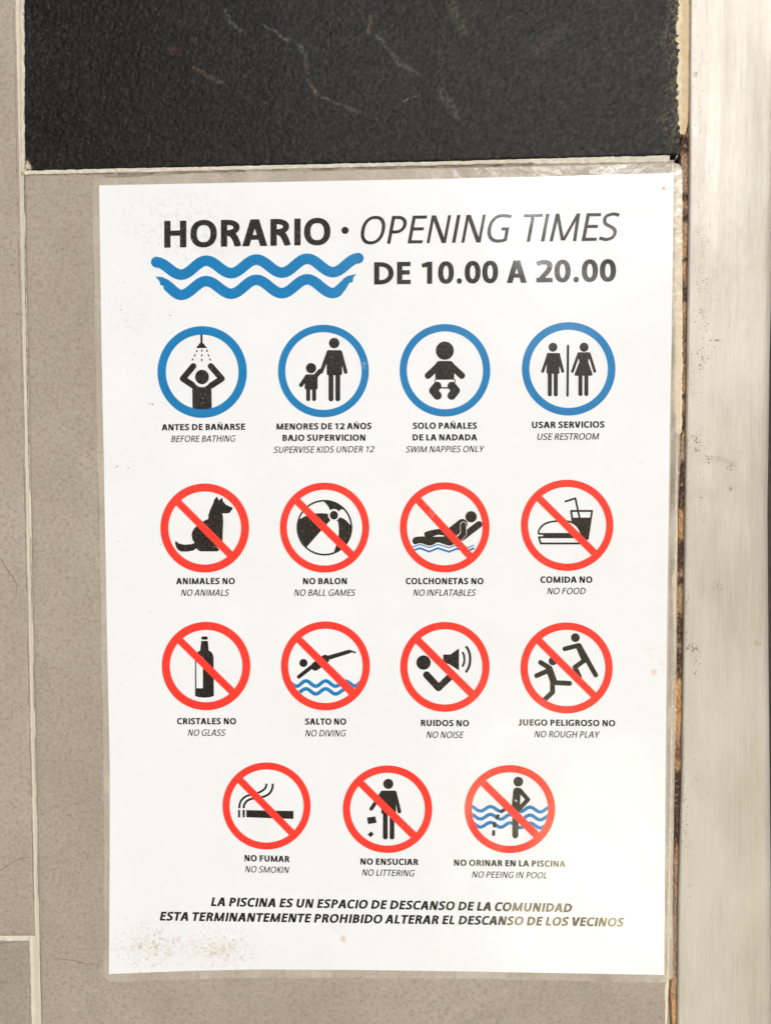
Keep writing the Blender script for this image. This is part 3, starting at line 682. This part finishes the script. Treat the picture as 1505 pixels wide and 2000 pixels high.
s_ += [('speaker', q) for q in quads(spline([(984, 490), (1005, 530), (1013, 590), (1007, 645), (985, 697)], 4), 29)] + [('speaker', q) for q in quads(spline([(1034, 410), (1072, 470), (1093, 560), (1087, 660), (1067, 720), (1034, 777)], 4), 35)]
FIG['noise'] = s_
s_ = C('chaser', 860, 283, 60) + Ls('chaser', [(715, 436), (905, 388)], 64) + Ls('chaser', [(915, 395), (1138, 795)], 66) + Ls('chaser', [(905, 400), (985, 585)], 84) + Ls('chaser', [(975, 600), (853, 688), (915, 815)], 66)
s_ += P(wh, (1012, 628), (1040, 640), (1105, 790), (1020, 700))[:0]
s_ += C(f, 553, 603, 58) + Ls(f, [(385, 622), (515, 702)], 68) + Ls(f, [(330, 803), (470, 742)], 66) + Ls(f, [(502, 712), (566, 885)], 96) + Ls(f, [(575, 898), (780, 908)], 68) + Ls(f, [(548, 880), (548, 1030), (430, 1140)], 68)
FIG['play'] = s_
s_ = P(f, (437, 733), (1097, 745), (1097, 857), (437, 833)) + P(f, (322, 730), (352, 730), (352, 835), (322, 835)) + P(f, (385, 730), (418, 730), (418, 835), (385, 835))
s_ += [('smoke', q) for q in quads(spline([(338, 708), (345, 650), (370, 595), (420, 548), (490, 520), (600, 492), (670, 455), (708, 415), (721, 362)], 5), 30)]
s_ += [('smoke', q) for q in quads(spline([(401, 708), (408, 660), (440, 612), (500, 578), (600, 562), (700, 538), (765, 495), (800, 430), (808, 362)], 5), 31)]
FIG['smoke'] = s_
s_ = C(f, 738, 366, 71) + [(f, rounded((636, 459), (846, 459), (858, 520), (846, 785), (640, 785), (640, 560), (612, 530), r=18))] + Ls(f, [(652, 492), (500, 716)], 54) + Ls(f, [(828, 488), (893, 752)], 54)
s_ += Ls(f, [(696, 775), (696, 1112)], 67) + Ls(f, [(790, 775), (790, 1112)], 66) + P(wh, (846, 650), (848, 770), (868, 770))
s_ += P('litter', (440, 838), (555, 820), (577, 910), (455, 930)) + P('litter', (500, 1028), (535, 1070), (490, 1115), (450, 1075))
FIG['litter'] = s_
s_ = []
for dy in (0, 97, 196):
    s_ += [(wv, q) for q in quads(wavepts([(235, 590 + dy), (362, 653 + dy), (485, 597 + dy), (610, 655 + dy), (725, 600 + dy), (850, 660 + dy), (968, 605 + dy), (1095, 664 + dy), (1215, 605 + dy)]), 42)]
s_ += C(f, 825, 292, 60) + Ls(f, [(808, 410), (800, 520)], 94) + P(f, (762, 400), (848, 400), (850, 620), (830, 680), (740, 640)) + Ls(f, [(842, 396), (943, 513), (845, 618)], 54) + Ls(f, [(790, 600), (788, 950)], 76)
s_ += P(wh, (862, 463), (904, 512), (843, 574)) + Ls(wh, [(784, 520), (806, 536)], 11)
for q in (((668, 622), (608, 668)), ((584, 696), (556, 752)), ((538, 788), (530, 852)), ((524, 888), (521, 956))): s_ += Ls('stream', q, 38, False)
FIG['pee'] = s_

RINGS = [  # key, crop origin and scale, centre, radii, thickness, slash corners (in the crop), part name, label, sub-part names
 ('shower', 290, 620, 7.167, 395, 726.5, 87.3, 89.5, 16.5, None, 'shower_symbol', 'blue ring with a person under a shower', {'figure': 'bather_figure', 'spray': 'water_spray'}),
 ('family', 525, 620, 6.841, 631.5, 724.6, 88.7, 90.3, 14.3, None, 'supervised_child_symbol', 'blue ring with an adult holding a child by the hand', {'figure': 'family_figure'}),
 ('baby', 765, 620, 7.143, 868.5, 723.2, 88.5, 90.3, 14.3, None, 'baby_symbol', 'blue ring with a baby in a nappy', {'figure': 'baby_figure'}),
 ('restroom', 1005, 615, 7.167, 1109.8, 720.3, 91.3, 91.1, 14.8, None, 'restroom_symbol', 'blue ring with a man and a woman', {'figure': 'man_figure', 'woman': 'woman_figure', 'divider': 'divider_bar'}),
 ('dog', 300, 930, 7.167, 399.9, 1031.3, 86.6, 87, 15.7, ((385, 335), (1108, 1057), (1035, 1133), (315, 408)), 'no_animals_symbol', 'red crossed ring over a sitting dog', {'figure': 'dog_figure'}),
 ('ball', 535, 930, 7.167, 633.7, 1030.5, 87.3, 87.9, 13.9, ((370, 322), (1115, 1055), (1040, 1130), (298, 398)), 'no_ball_symbol', 'red crossed ring over a beach ball', {'figure': 'beach_ball_figure'}),
 ('float', 770, 930, 7.525, 868, 1030, 87.6, 88, 14, ((393, 322), (1140, 1128), (1060, 1200), (318, 400)), 'no_inflatables_symbol', 'red crossed ring over a person on an air bed', {'figure': 'floating_figure', 'wave': 'water_wave'}),
 ('food', 1005, 930, 7.167, 1106.8, 1026, 90.3, 89.1, 14.2, ((390, 290), (1145, 1035), (1065, 1103), (315, 358)), 'no_food_symbol', 'red crossed ring over a burger and a drink', {'figure': 'burger_figure', 'cup': 'cup_figure'}),
 ('bottle', 300, 1205, 7.167, 402.6, 1300.9, 86.5, 86.4, 15.8, ((412, 300), (1128, 1000), (1057, 1077), (342, 375)), 'no_glass_symbol', 'red crossed ring over a bottle', {'figure': 'bottle_figure'}),
 ('dive', 535, 1205, 7.167, 635.4, 1300.6, 86.9, 86.9, 14.4, ((387, 283), (1135, 1015), (1047, 1090), (315, 355)), 'no_diving_symbol', 'red crossed ring over a diver and waves', {'figure': 'diver_figure', 'wave': 'water_wave'}),
 ('noise', 765, 1205, 7.167, 868.4, 1302.5, 87.3, 87.8, 14.4, ((403, 293), (1155, 1035), (1073, 1107), (330, 370)), 'no_noise_symbol', 'red crossed ring over a person with a loudspeaker', {'figure': 'shouting_figure', 'speaker': 'loudspeaker_figure'}),
 ('play', 1000, 1205, 7.0, 1105.7, 1304.6, 90, 88.9, 14.5, ((402, 293), (1155, 1045), (1078, 1105), (330, 365)), 'no_rough_play_symbol', 'red crossed ring over one person pushing another', {'figure': 'falling_figure', 'chaser': 'pushing_figure'}),
 ('smoke', 420, 1480, 7.167, 520.6, 1574.2, 86, 85.1, 13.8, ((385, 277), (1115, 1020), (1042, 1090), (315, 350)), 'no_smoking_symbol', 'red crossed ring over a cigarette', {'figure': 'cigarette_figure', 'smoke': 'smoke_trail'}),
 ('litter', 655, 1480, 7.167, 756.5, 1580.5, 87.3, 85.5, 14.4, ((392, 322), (1137, 1055), (1060, 1130), (322, 398)), 'no_littering_symbol', 'red crossed ring over a person dropping litter', {'figure': 'person_figure', 'litter': 'litter_piece'}),
 ('pee', 880, 1480, 6.271, 995.2, 1580.3, 88.4, 86, 14.2, ((437, 285), (1085, 918), (1017, 985), (370, 345)), 'no_peeing_symbol', 'red crossed ring over a person standing in water', {'figure': 'bather_figure', 'wave': 'water_wave', 'stream': 'dashed_stream'}),
]
for key, ox, oy, sc, cx, cy, rx, ry, th, slash, pname, plabel, subs in RINGS:
    sh = [(t, [(ox + p[0] / sc, oy + p[1] / sc) for p in poly]) for t, poly in FIG[key]]
    if slash:
        c = [(ox + p[0] / sc, oy + p[1] / sc) for p in slash]
        e = lambda p, q, k: (p[0] + (p[0] - q[0]) * k, p[1] + (p[1] - q[1]) * k)
        sh.append(('slash', [e(c[0], c[1], .07), e(c[1], c[0], .07), e(c[2], c[3], .07), e(c[3], c[2], .07)]))
    ringc = [(cx + (rx - th / 2) * math.cos(2 * math.pi * k / 96), cy + (ry - th / 2) * math.sin(2 * math.pi * k / 96)) for k in range(96)]
    sh += [('ring', q) for q in quads(ringc, th, True)]
    res = arrange(sh)
    rm = M_RED if slash else M_BLUE
    r_ = flat(pname, *res['ring'], rm); r_['label'] = plabel; under(r_)
    for t, (vv, ff) in res.items():
        if t == 'ring': continue
        o = flat('slash' if t == 'slash' else subs[t], vv, ff, M_RED if t == 'slash' else M_BLUE if t == 'wave' else M_BLACK)
        under(o, r_)

# ---- the double wave under the heading
X0, Y0, K = 280, 390, 3.135
w1 = wavepts([(80, 382), (232, 459), (385, 373), (538, 450), (692, 366), (848, 447), (1003, 361), (1160, 444), (1315, 358)])
w2 = wavepts([(110, 510), (232, 583), (385, 498), (538, 576), (692, 490), (848, 573), (1003, 487), (1160, 572), (1275, 500)])
def taper(i, n): return 1
for nm, wp, caps in (('wave_band', w1, True), ('wave_band', w2, False)):
    sh = [('a', q) for q in quads(wp, 65)]
    if caps: sh += [('a', disc(80, 382, 33)), ('a', disc(1315, 358, 33))]
    else:
        sh += [(None, [(60, 440), (100, 500), (105, 524), (121, 526), (126, 548), (150, 580), (120, 640), (20, 640), (20, 440)]), (None, [(1340, 440), (1285, 476), (1281, 505), (1261, 509), (1240, 545), (1200, 598), (1300, 640), (1380, 640), (1380, 440)])]
        sh += [('a', [(74, 470), (120, 474), (160, 500), (130, 545), (121, 526), (105, 524), (100, 500)]), ('a', [(1306, 455), (1250, 466), (1220, 485), (1240, 540), (1261, 509), (1281, 505), (1285, 476)])]
    vv, ff = arrange([(t, [(X0 + p[0] / K, Y0 + p[1] / K) for p in poly]) for t, poly in sh])['a']
    o = flat(nm, vv, ff, M_BLUE); under(o)

# ------------------------------------------------------------------ lettering: a humanist sans drawn with strokes
ADV = {  # advance in 1/674 of the cap height: bold, regular
 'A': (656, 612), 'B': (604, 542), 'C': (595, 580), 'D': (709, 666), 'E': (528, 492), 'F': (520, 487), 'G': (686, 646), 'H': (710, 652), 'I': (289, 239), 'J': (400, 370),
 'K': (614, 542), 'L': (511, 472), 'M': (858, 804), 'N': (706, 658), 'Ñ': (706, 658), 'O': (738, 689), 'P': (583, 532), 'R': (610, 538), 'S': (541, 493), 'T': (537, 497),
 'U': (698, 647), 'V': (625, 558), 'W': (900, 846), 'Y': (600, 541), '0': (555, 513), '1': (555, 513), '2': (555, 513), '.': (286, 207), '·': (300, 260), ' ': (202, 205)}
def glyph(ch, bold, fat=1.0):
    """returns shapes in units of cap height, ink starting at its left bearing, y up"""
    s, h = (0.222, 0.178) if bold else (0.128, 0.108)
    s *= fat; h *= fat
    a = ADV[ch][0 if bold else 1] / 674
    sb = (0.105 if bold else 0.118); rb = (0.045 if bold else 0.055); db = 0.006
    wd = lambda t: math.hypot(s * t[1], h * t[0])
    sh = []
    R = lambda x0, y0, x1, y1: sh.append(('g', [(x0, y0), (x1, y0), (x1, y1), (x0, y1)]))
    def Dg(x0, y0, x1, y1, w_): sh.append(('g', [(x0 - w_ / 2, y0), (x0 + w_ / 2, y0), (x1 + w_ / 2, y1), (x1 - w_ / 2, y1)]))
    def Sk(pts, closed=False, f_=wd): sh.extend(('g', q) for q in quads(pts, f_, closed))
    def sup(cx, cy, rx, ry, a0, a1, n=22, e=2.25):
        o = []
        for k in range(n + 1):
            t = math.radians(a0 + (a1 - a0) * k / n); c_, s__ = math.cos(t), math.sin(t)
            o.append((cx + rx * math.copysign(abs(c_) ** (2 / e), c_), cy + ry * math.copysign(abs(s__) ** (2 / e), s__)))
        return o
    ov = 0.014
    if ch in 'BDEFHIKLNÑPR': L = sb
    if ch == 'I': R(L if bold else a / 2 - s / 2, 0, (L if bold else a / 2 - s / 2) + s, 1)
    elif ch == 'H': R(L, 0, L + s, 1); R(a - L - s, 0, a - L, 1); R(L, .44 if bold else .47, a - L, (.44 if bold else .47) + h)
    elif ch in 'EFL':
        r = a - 0.055; R(L, 0, L + s, 1)
        if ch != 'L': R(L, 1 - h, r, 1); R(L, (.43 if bold else .465), r - .035, (.43 if bold else .465) + h)
        if ch != 'F': R(L, 0, r + (.01 if ch == 'E' else 0), h)
    elif ch == 'T': R(db, 1 - h, a - db, 1); R(a / 2 - s / 2, 0, a / 2 + s / 2, 1)
    elif ch in 'NÑ':
        R(L, 0, L + s * .86, 1); R(a - L - s * .86, 0, a - L, 1)
        k = s * 1.22; Dg(L + k / 2, 1, a - L - k / 2, 0, k)
        if ch == 'Ñ': Sk(spline([(a / 2 - .19, 1.12), (a / 2 - .10, 1.20), (a / 2 + .02, 1.165), (a / 2 + .10, 1.14), (a / 2 + .19, 1.215)], 3), f_=lambda t: .095 if bold else .075)
    elif ch == 'A':
        k = s * 1.12; Dg(db + k / 2, 0, a / 2 - k * .10, 1, k); Dg(a - db - k / 2, 0, a / 2 + k * .10, 1, k); R(a * .24, .235, a * .76, .235 + h * .92)
    elif ch == 'V':
        k = s * 1.12; Dg(db + k / 2, 1, a / 2 - k * .10, 0, k); Dg(a - db - k / 2, 1, a / 2 + k * .10, 0, k)
    elif ch == 'W':
        k = s * 1.04
        for x0, x1 in ((db + k / 2, a * .275), (a * .5, a * .275), (a * .5, a * .725), (a - db - k / 2, a * .725)): Dg(x0, 1, x1, 0, k * (1 if x0 != a * .5 else .95))
    elif ch == 'M':
        L = .075 if bold else .085; k = s * .95; t = s * .95
        Dg(L + k / 2, 0, L + k / 2 + .045, 1, k); Dg(a - L - k / 2, 0, a - L - k / 2 - .045, 1, k)
        Dg(L + .045 + t / 2 + .005, 1, a / 2 - t * .12, .03, t); Dg(a - L - .045 - t / 2 - .005, 1, a / 2 + t * .12, .03, t)
    elif ch == 'Y':
        k = s * 1.12; Dg(db + k / 2, 1, a / 2 - s * .02, .36, k); Dg(a - db - k / 2, 1, a / 2 + s * .02, .36, k); R(a / 2 - s / 2, 0, a / 2 + s / 2, .46)
    elif ch == 'K':
        R(L, 0, L + s, 1); k = s * 1.25; Dg(L + s * .9, .42, a - .02 - k / 2, 1, k); Dg(a - db - k / 2, 0, L + s + .09, .60, k)
    elif ch in '0O':
        b_ = rb if ch == 'O' else .04; H_ = 1 if ch == 'O' else .965
        Sk(sup(a / 2, H_ / 2, a / 2 - b_ - s / 2, H_ / 2 + ov - h / 2, 0, 360, 40)[:-1], True)
    elif ch in 'CG':
        r = a - (.05 if ch == 'C' else .085); cx = rb + (r - rb) * .56; rx = cx - rb - s / 2
        top = spline([(r - .0, .955 - h * .42), (cx + rx * .62, .995 - h / 2), (cx + .03, 1 + ov - h / 2)], 4)
        arc_ = sup(cx + .03, .5, rx + .03, .5 + ov - h / 2, 96, 264, 22)
        if ch == 'C': bot = spline([(cx + .03, -ov + h / 2), (cx + rx * .62, h / 2 + .005), (r, .045 + h * .42)], 4)
        else: bot = spline([(cx + .03, -ov + h / 2), (cx + rx * .5, h / 2), (r - s * .3, .05 + h * .45)], 4)
        Sk(top + arc_ + bot)
        if ch == 'G': R(r - s * .95, .05, r, .53); R(r - (.30 if bold else .29), .53 - h * .95, r, .53)
    elif ch == 'D':
        r = a - rb - s / 2; y0, y1 = h / 2, 1 - h / 2; xm = L + (r - L) * .34
        R(L, 0, L + s, 1); Sk([(L + s * .5, y1), (xm, y1)] + sup(xm, .5, r - xm, .5 - h / 2, 88, -88, 22, 2.15) + [(xm, y0), (L + s * .5, y0)])
    elif ch in 'PRB':
        yb = {'P': .365, 'R': .42, 'B': .475}[ch]; r = a - (.05 if ch == 'P' else .085 if ch == 'R' else .095) - s / 2; y1 = 1 - h / 2; y0 = yb + h / 2
        if ch == 'B': y0 = .525
        xm = L + (r - L) * .42; cy = (y0 + y1) / 2
        R(L, 0, L + s, 1); Sk([(L + s * .5, y1), (xm, y1)] + sup(xm, cy, r - xm, (y1 - y0) / 2, 86, -86, 16, 2.15) + [(xm, y0), (L + s * .5, y0)])
        if ch == 'R': k = s * 1.12; Sk(spline([(L + s + .06, yb + h * .5), (a * .62, yb + .01), (a - .10 - s / 2, .22), (a - .01 - k / 2, -.004)], 5), f_=lambda t: s * 1.02); sh.append((None, [(0, -.3), (a + .2, -.3), (a + .2, 0), (0, 0)]))
        if ch == 'B':
            r2 = a - .045 - s / 2; xm = L + (r2 - L) * .45; y0, y1 = h / 2, .525; cy = (y0 + y1) / 2
            Sk([(L + s * .5, y1), (xm, y1)] + sup(xm, cy, r2 - xm, (y1 - y0) / 2, 86, -86, 16, 2.15) + [(xm, y0), (L + s * .5, y0)])
    elif ch == 'J':
        x = a - .10 - s / 2; Sk([(x, 1), (x, .6), (x, .3)] + spline([(x, .27), (x - .03, .13), (x - .12, .055 + h * .2), (0.0, .0 + h * .42)], 5)[1:])
    elif ch == 'U':
        L = sb - .01; x0, x1 = L + s / 2, a - L - s / 2; Sk([(x0, 1), (x0, .6)] + sup(a / 2, .42, (x1 - x0) / 2, .42 + ov - h / 2, 180, 360, 22, 2.2) + [(x1, .6), (x1, 1)])
    elif ch == 'S':
        l, r = .055, a - .05
        Sk(spline([(r - .035, .955 - h * .45), (r - .15, 1 - h / 2 + .0), (a * .5 + .02, 1 + ov - h / 2), (l + s * .5 + .05, .93 - h * .35), (l + s * .5, .74), (l + s * .5 + .07, .61), (a * .52, .515), (r - s * .5 - .06, .41), (r - s * .5, .27), (r - s * .5 - .07, .07 + h * .35), (a * .5 - .03, -ov + h / 2), (l + .13, h * .5 + .01), (l - .005, .05 + h * .45)], 4))
    elif ch == '1':
        x = a * .57; R(x - s / 2, 0, x + s / 2, .965); sh.append(('g', [(x, .965), (x, .965 - h * 1.05), (.12, .71), (.09, .71 + h * .85), (x - s * .35, .965)]))
    elif ch == '2':
        r = a - .05; Sk(spline([(.065, .86 - h * .28), (.17, .93 - h * .42), (a * .45, .98 - h / 2), (r - s * .5 - .06, .92 - h * .4), (r - s * .5, .69), (r - s * .6 - .06, .49), (a * .42, .26), (.13 + s * .2, .06)], 5)); R(.035, 0, r + .01, h)
        sh.append((None, [(0, -.3), (a, -.3), (a, 0), (0, 0)]))
    elif ch == '.': sh.append(('g', disc(a / 2, .105 if bold else .07, .125 if bold else .085, n=20)))
    elif ch == '·': sh.append(('g', disc(a / 2, .55, .135, n=28)))
    return a, sh
GC = {}
def gmesh(ch, bold, fat=1.0):
    if (ch, bold, fat) not in GC:
        a, sh = glyph(ch, bold, fat)
        GC[(ch, bold, fat)] = (a, arrange(sh, 1e-5).get('g', ([], [])) if sh else ([], []))
    return GC[(ch, bold, fat)]
def text(name, label, runs, mat=M_BLACK):
    """runs: (string, x0, base y0, x1, base y1, cap height px, bold, slanted)"""
    VV, FF = [], []
    for st, x0, y0, x1, y1, cap, bold, ital in runs:
        sl_ = 0.20 if ital else 0.0; pen = 0; pts, fs = [], []
        for ch in st:
            a, (vv, ff) = gmesh(ch, bold, (1.1 if bold else 1.04) if cap > 20 else 1.2 if bold else 1.28); b0 = len(pts)
            pts += [(pen + x + y * sl_, y) for x, y in vv]; fs += [[b0 + i for i in q] for q in ff]
            pen += a
        A_ = np.array(pts); mn, mx = A_[:, 0].min(), A_[:, 0].max(); k = (x1 - x0) / (mx - mn)
        b0 = len(VV)
        u = (A_[:, 0] - mn) * k; bl = y0 + (y1 - y0) * u / (x1 - x0)
        VV += list(zip(x0 + u, bl - A_[:, 1] * cap)); FF += [[b0 + i for i in q] for q in fs]
    o = flat(name, VV, FF, mat); o['label'] = label; return under(o)
B, I, BI = (True, False), (False, True), (True, True)
text('heading_text', 'heading reading HORARIO and OPENING TIMES', [('HORARIO', 320.8, 483.8, 645.2, 478, 52.3, *B), ('·', 666.5, 478.5, 680.7, 478.5, 52, *B), ('OPENING', 704.2, 476.8, 999.3, 472.6, 54.2, *I), ('TIMES', 1021.6, 472.2, 1210, 469.5, 54, *I)])
text('hours_text', 'bold opening hours line reading DE 10.00 A 20.00', [('DE', 730.2, 555.8, 801.8, 554.8, 43.6, *B), ('10.00', 822.8, 554.4, 972.2, 552.4, 44.5, *B), ('A', 989, 552.6, 1028, 552.2, 43.8, *B), ('20.00', 1046, 551.6, 1202.2, 549.6, 44.8, *B)])
for rows_ in [
 [('ANTES DE BAÑARSE', 315.8, 840.9, 478.6, 839.5, 12.4, *B), ('BEFORE BATHING', 334.4, 863.4, 460.5, 862.6, 12.4, *I)],
 [('MENORES DE 12 AÑOS', 539.6, 839.4, 725.3, 838.1, 12.4, *B), ('BAJO SUPERVICION', 551.6, 861.3, 713.3, 860.9, 12.4, *B), ('SUPERVISE KIDS UNDER 12', 534, 884.7, 731, 883.4, 12.5, *I)],
 [('SOLO PAÑALES', 805.3, 837.7, 930.9, 837.5, 12.4, *B), ('DE LA NADADA', 805.3, 860.5, 931.3, 860.4, 12.4, *B), ('SWIM NAPPIES ONLY', 791.9, 883.8, 945.6, 883, 12.5, *I)],
 [('USAR SERVICIOS', 1038, 836.3, 1179.7, 835.2, 12.6, *B), ('USE RESTROOM', 1048.5, 859.4, 1169.4, 858.5, 12.8, *I)],
 [('ANIMALES NO', 344, 1141.2, 458.8, 1141.1, 12.3, *B), ('NO ANIMALS', 353.7, 1163.8, 447.9, 1163.8, 12.6, *I)],
 [('NO BALON', 591.5, 1141.2, 677.3, 1141.1, 12.3, *B), ('NO BALL GAMES', 574.3, 1163.8, 694.3, 1163.8, 12.7, *I)],
 [('COLCHONETAS NO', 791.9, 1141.2, 943.8, 1141.2, 12.4, *B), ('NO INFLATABLES', 806.5, 1163.8, 929.2, 1163.8, 12.6, *I)],
 [('COMIDA NO', 1054.5, 1138.4, 1156, 1138.4, 12.6, *B), ('NO FOOD', 1067.8, 1160.8, 1143.1, 1160.6, 12.7, *I)],
 [('CRISTALES NO', 346, 1414.8, 461.2, 1414.9, 12.4, *B), ('NO GLASS', 367, 1437.2, 440.9, 1437.3, 12.6, *I)],
 [('SALTO NO', 595.4, 1415.4, 675.9, 1415.6, 12.4, *B), ('NO DIVING', 595.7, 1438.3, 675.9, 1438.4, 12.7, *I)],
 [('RUIDOS NO', 821.5, 1418.1, 915.4, 1418.8, 12.4, *B), ('NO NOISE', 832.3, 1441.2, 905.6, 1441.6, 12.7, *I)],
 [('JUEGO PELIGROSO NO', 1011.7, 1417.1, 1200.7, 1418.8, 12.4, *B), ('NO ROUGH PLAY', 1042.9, 1440, 1170.7, 1441.2, 12.7, *I)],
 [('NO FUMAR', 477.5, 1682, 565.4, 1684.2, 12.4, *B), ('NO SMOKIN', 478.6, 1703.7, 564.8, 1705.4, 12.4, *I)],
 [('NO ENSUCIAR', 703.6, 1688.8, 816.6, 1689.9, 12.4, *B), ('NO LITTERING', 706.6, 1710.2, 809.9, 1711.8, 12.5, *I)],
 [('NO ORINAR EN LA PISCINA', 886, 1691, 1103.6, 1693.4, 12.2, *B), ('NO PEEING IN POOL', 921.1, 1714, 1067.4, 1715.9, 12.3, *I)]]:
    text('caption_text', 'caption reading ' + ' / '.join(r[0] for r in rows_), rows_)
text('footer_text', 'slanted bold two line notice at the foot of the sheet', [('LA PISCINA ES UN ESPACIO DE DESCANSO DE LA COMUNIDAD', 411.8, 1769.7, 1116.6, 1782, 17.3, *BI),
     ('ESTA TERMINANTEMENTE PROHIBIDO ALTERAR EL DESCANSO DE LOS VECINOS', 311.9, 1798, 1218.7, 1810, 17.3, *BI)])

# ---- specks of dirt on the sheet
sf = cloud(90, 360, 450, 170, 90, .4, 1.1) + cloud(60, 250, 640, 60, 110, .4, 1.1) + cloud(110, 260, 900, 60, 500, .4, 1.0) + cloud(60, 450, 900, 260, 560, .35, .8) + cloud(140, 300, 1845, 80, 45, .4, 1.1) + cloud(90, 445, 1865, 70, 30, .4, 1.0)
sf += [(302, 1827, 1.7), (301, 1839, 1.3), (306, 1850, 1.2), (308, 1858, 1.4), (303, 1865, 1.2), (300, 1886, 1.8), (297, 1902, 2.0), (305, 1901, 1.6), (263, 1881, 2.0), (256, 1884, 1.4), (274, 1899, 1.7), (247, 1794, 1.6), (229, 911, 2.2), (225, 913, 1.4), (251, 914, 1.7),
       (333, 616, 1.6), (292, 788, 1.7), (298, 790, 2.2), (1246, 903, 1.0), (1252, 905, 1.3), (237, 605, 1.9), (315, 1063, 1.4), (230, 1058, 1.3), (295, 1194, 1.2), (205, 1148, 1.4), (1114, 1290, 1.2)]
under(flecks('dirt_specks', sf, DPR + 0.00002, M_FLECK, None))
tf = cloud(260, 305, 1850, 85, 45, .5, 1.5) + cloud(220, 430, 1855, 80, 42, .5, 1.5, .8) + cloud(60, 350, 425, 80, 60, .5, 1.1)
under(flecks('dirt_specks', tf, DPR + 0.00001, M_TAN, None))

# ---- scuffs where the print is worn through, hairline cracks in the tiles
wf = cloud(40, 842, 1003, 8, 8, .3, 1.1, .8) + cloud(16, 830, 985, 8, 8, .3, .8) + cloud(26, 711, 712, 4, 11, .4, 1.2) + cloud(20, 1007, 1564, 3, 3, .4, .9) + cloud(12, 395, 780, 18, 14, .3, .7) + cloud(10, 655, 700, 12, 24, .3, .6) + cloud(16, 860, 1120, 10, 6, .4, .9)
under(flecks('worn_spots', wf, DPR + 0.00003, M_SCUFF, None))
crack([(-4, 1086), (8, 1100), (20, 1120), (30, 1134), (33, 1146), (32, 1165)], 2.6)
crack([(-3, 1702), (12, 1692), (28, 1682), (45, 1676), (62, 1673)], 2.4)
crack([(108, 1871), (125, 1874), (150, 1877), (168, 1883), (198, 1885)], 2.4)
crack([(205, 345), (230, 346), (262, 344), (290, 342)], 1.5)

M_RST = rough('rust_specks_brown', (0.36, 0.19, 0.10), (0.20, 0.09, 0.05), 300)
pt = cloud(160, 1364, 560, 22, 240, .5, 1.5) + cloud(90, 1362, 880, 22, 80, .5, 1.8) + cloud(60, 1402, 898, 16, 9, .6, 2.0) + cloud(50, 1426, 908, 18, 10, .6, 1.8) + cloud(90, 1358, 1280, 14, 60, .5, 1.8) + cloud(50, 1401, 1144, 14, 12, .5, 1.7) + cloud(40, 1477, 1256, 9, 8, .6, 1.8) + cloud(90, 1352, 200, 10, 200, .5, 1.4) + cloud(80, 1350, 1650, 16, 250, .5, 1.4)
flecks('dirt_specks', pt, DP + 0.00007, M_TAN, post)
rf = cloud(60, 1340, 1180, 5, 60, .6, 1.8) + cloud(60, 1334, 1560, 5, 130, .6, 2.0) + cloud(40, 1346, 300, 4, 90, .6, 1.8) + cloud(30, 1344, 1262, 10, 14, .6, 2.2) + cloud(50, 1340, 960, 5, 90, .5, 1.6) + cloud(40, 1350, 700, 6, 200, .5, 1.3)
flecks('rust_specks', rf, DP + 0.0001, M_RST, post)

def seam(pts, wd, d, nm, gaps=0.0, amp=0.8, mat=None):
    """a broken dark line of dirt lodged along an edge"""
    q = []
    for (x0, y0), (x1, y1) in zip(pts[:-1], pts[1:]):
        n = max(2, int(math.hypot(x1 - x0, y1 - y0) / 5))
        for k in range(n): q.append((x0 + (x1 - x0) * k / n, y0 + (y1 - y0) * k / n))
    q = np.array(q); tt = np.arange(len(q)); o = (fbm(tt / 3.0, tt * 0 + wd, 3, 5) - .5) * 2 * amp; gp = fbm(tt / 9.0, tt * 0 + 7 * wd, 2, 15)
    dv = np.gradient(q, axis=0); dv /= np.hypot(dv[:, 0], dv[:, 1])[:, None]; nn = np.stack([-dv[:, 1], dv[:, 0]], 1)
    w_ = wd * (0.4 + 0.9 * rng.random(len(q))) * np.clip((gp - gaps) * 8, 0, 1) / 2 + 0.02
    a_, b_ = q + nn * (o - w_)[:, None], q + nn * (o + w_)[:, None]
    V = []; F = []
    for i in range(len(q)):
        V += [at(a_[i, 0], a_[i, 1], d), at(b_[i, 0], b_[i, 1], d)]
        if i: F.append((2 * i - 2, 2 * i - 1, 2 * i + 1, 2 * i))
    return obj(nm, mesh(nm, V, F), mat or M_SHADOWDIRT, wall)
M_SHADOWDIRT = rough('dirt_in_seam', (0.10, 0.08, 0.06), (0.16, 0.125, 0.095), 300)
seam([(48, 341), (50, 560), (55, 800), (58.5, 960)], 1.5, 0.0002, 'dirt_line', 0.25)  # contact shadow along the tile edge, drawn as dark colour
seam([(60, 1050), (70, 1500), (77, 1828), (83, 2000)], 1.0, 0.0002, 'dirt_line', 0.38)
seam([(230, 340), (420, 334), (560, 331.5), (690, 327.5), (850, 324), (1045, 319.5)], 1.9, 0.0009, 'dirt_line', 0.3, 1.6)
seam([(52, 341.5), (230, 339)], 1.1, 0.0007, 'dirt_line', 0.2)
seam([(181, 360), (184, 560), (188, 780), (193, 1000), (197, 1200), (200.5, 1400), (202, 1600)], 1.1, 0.0003, 'dirt_line', 0.3, 0.4)  # shadow and dirt at the pouch edge, drawn as dark colour
seam([(0, 1842), (60, 1840)], 1.6, 0.0003, 'dirt_line', 0.3)
seam([(27, 0), (33, 330), (49, 1000), (67, 1800)], 0.9, 0.0002, 'dirt_line', 0.42)
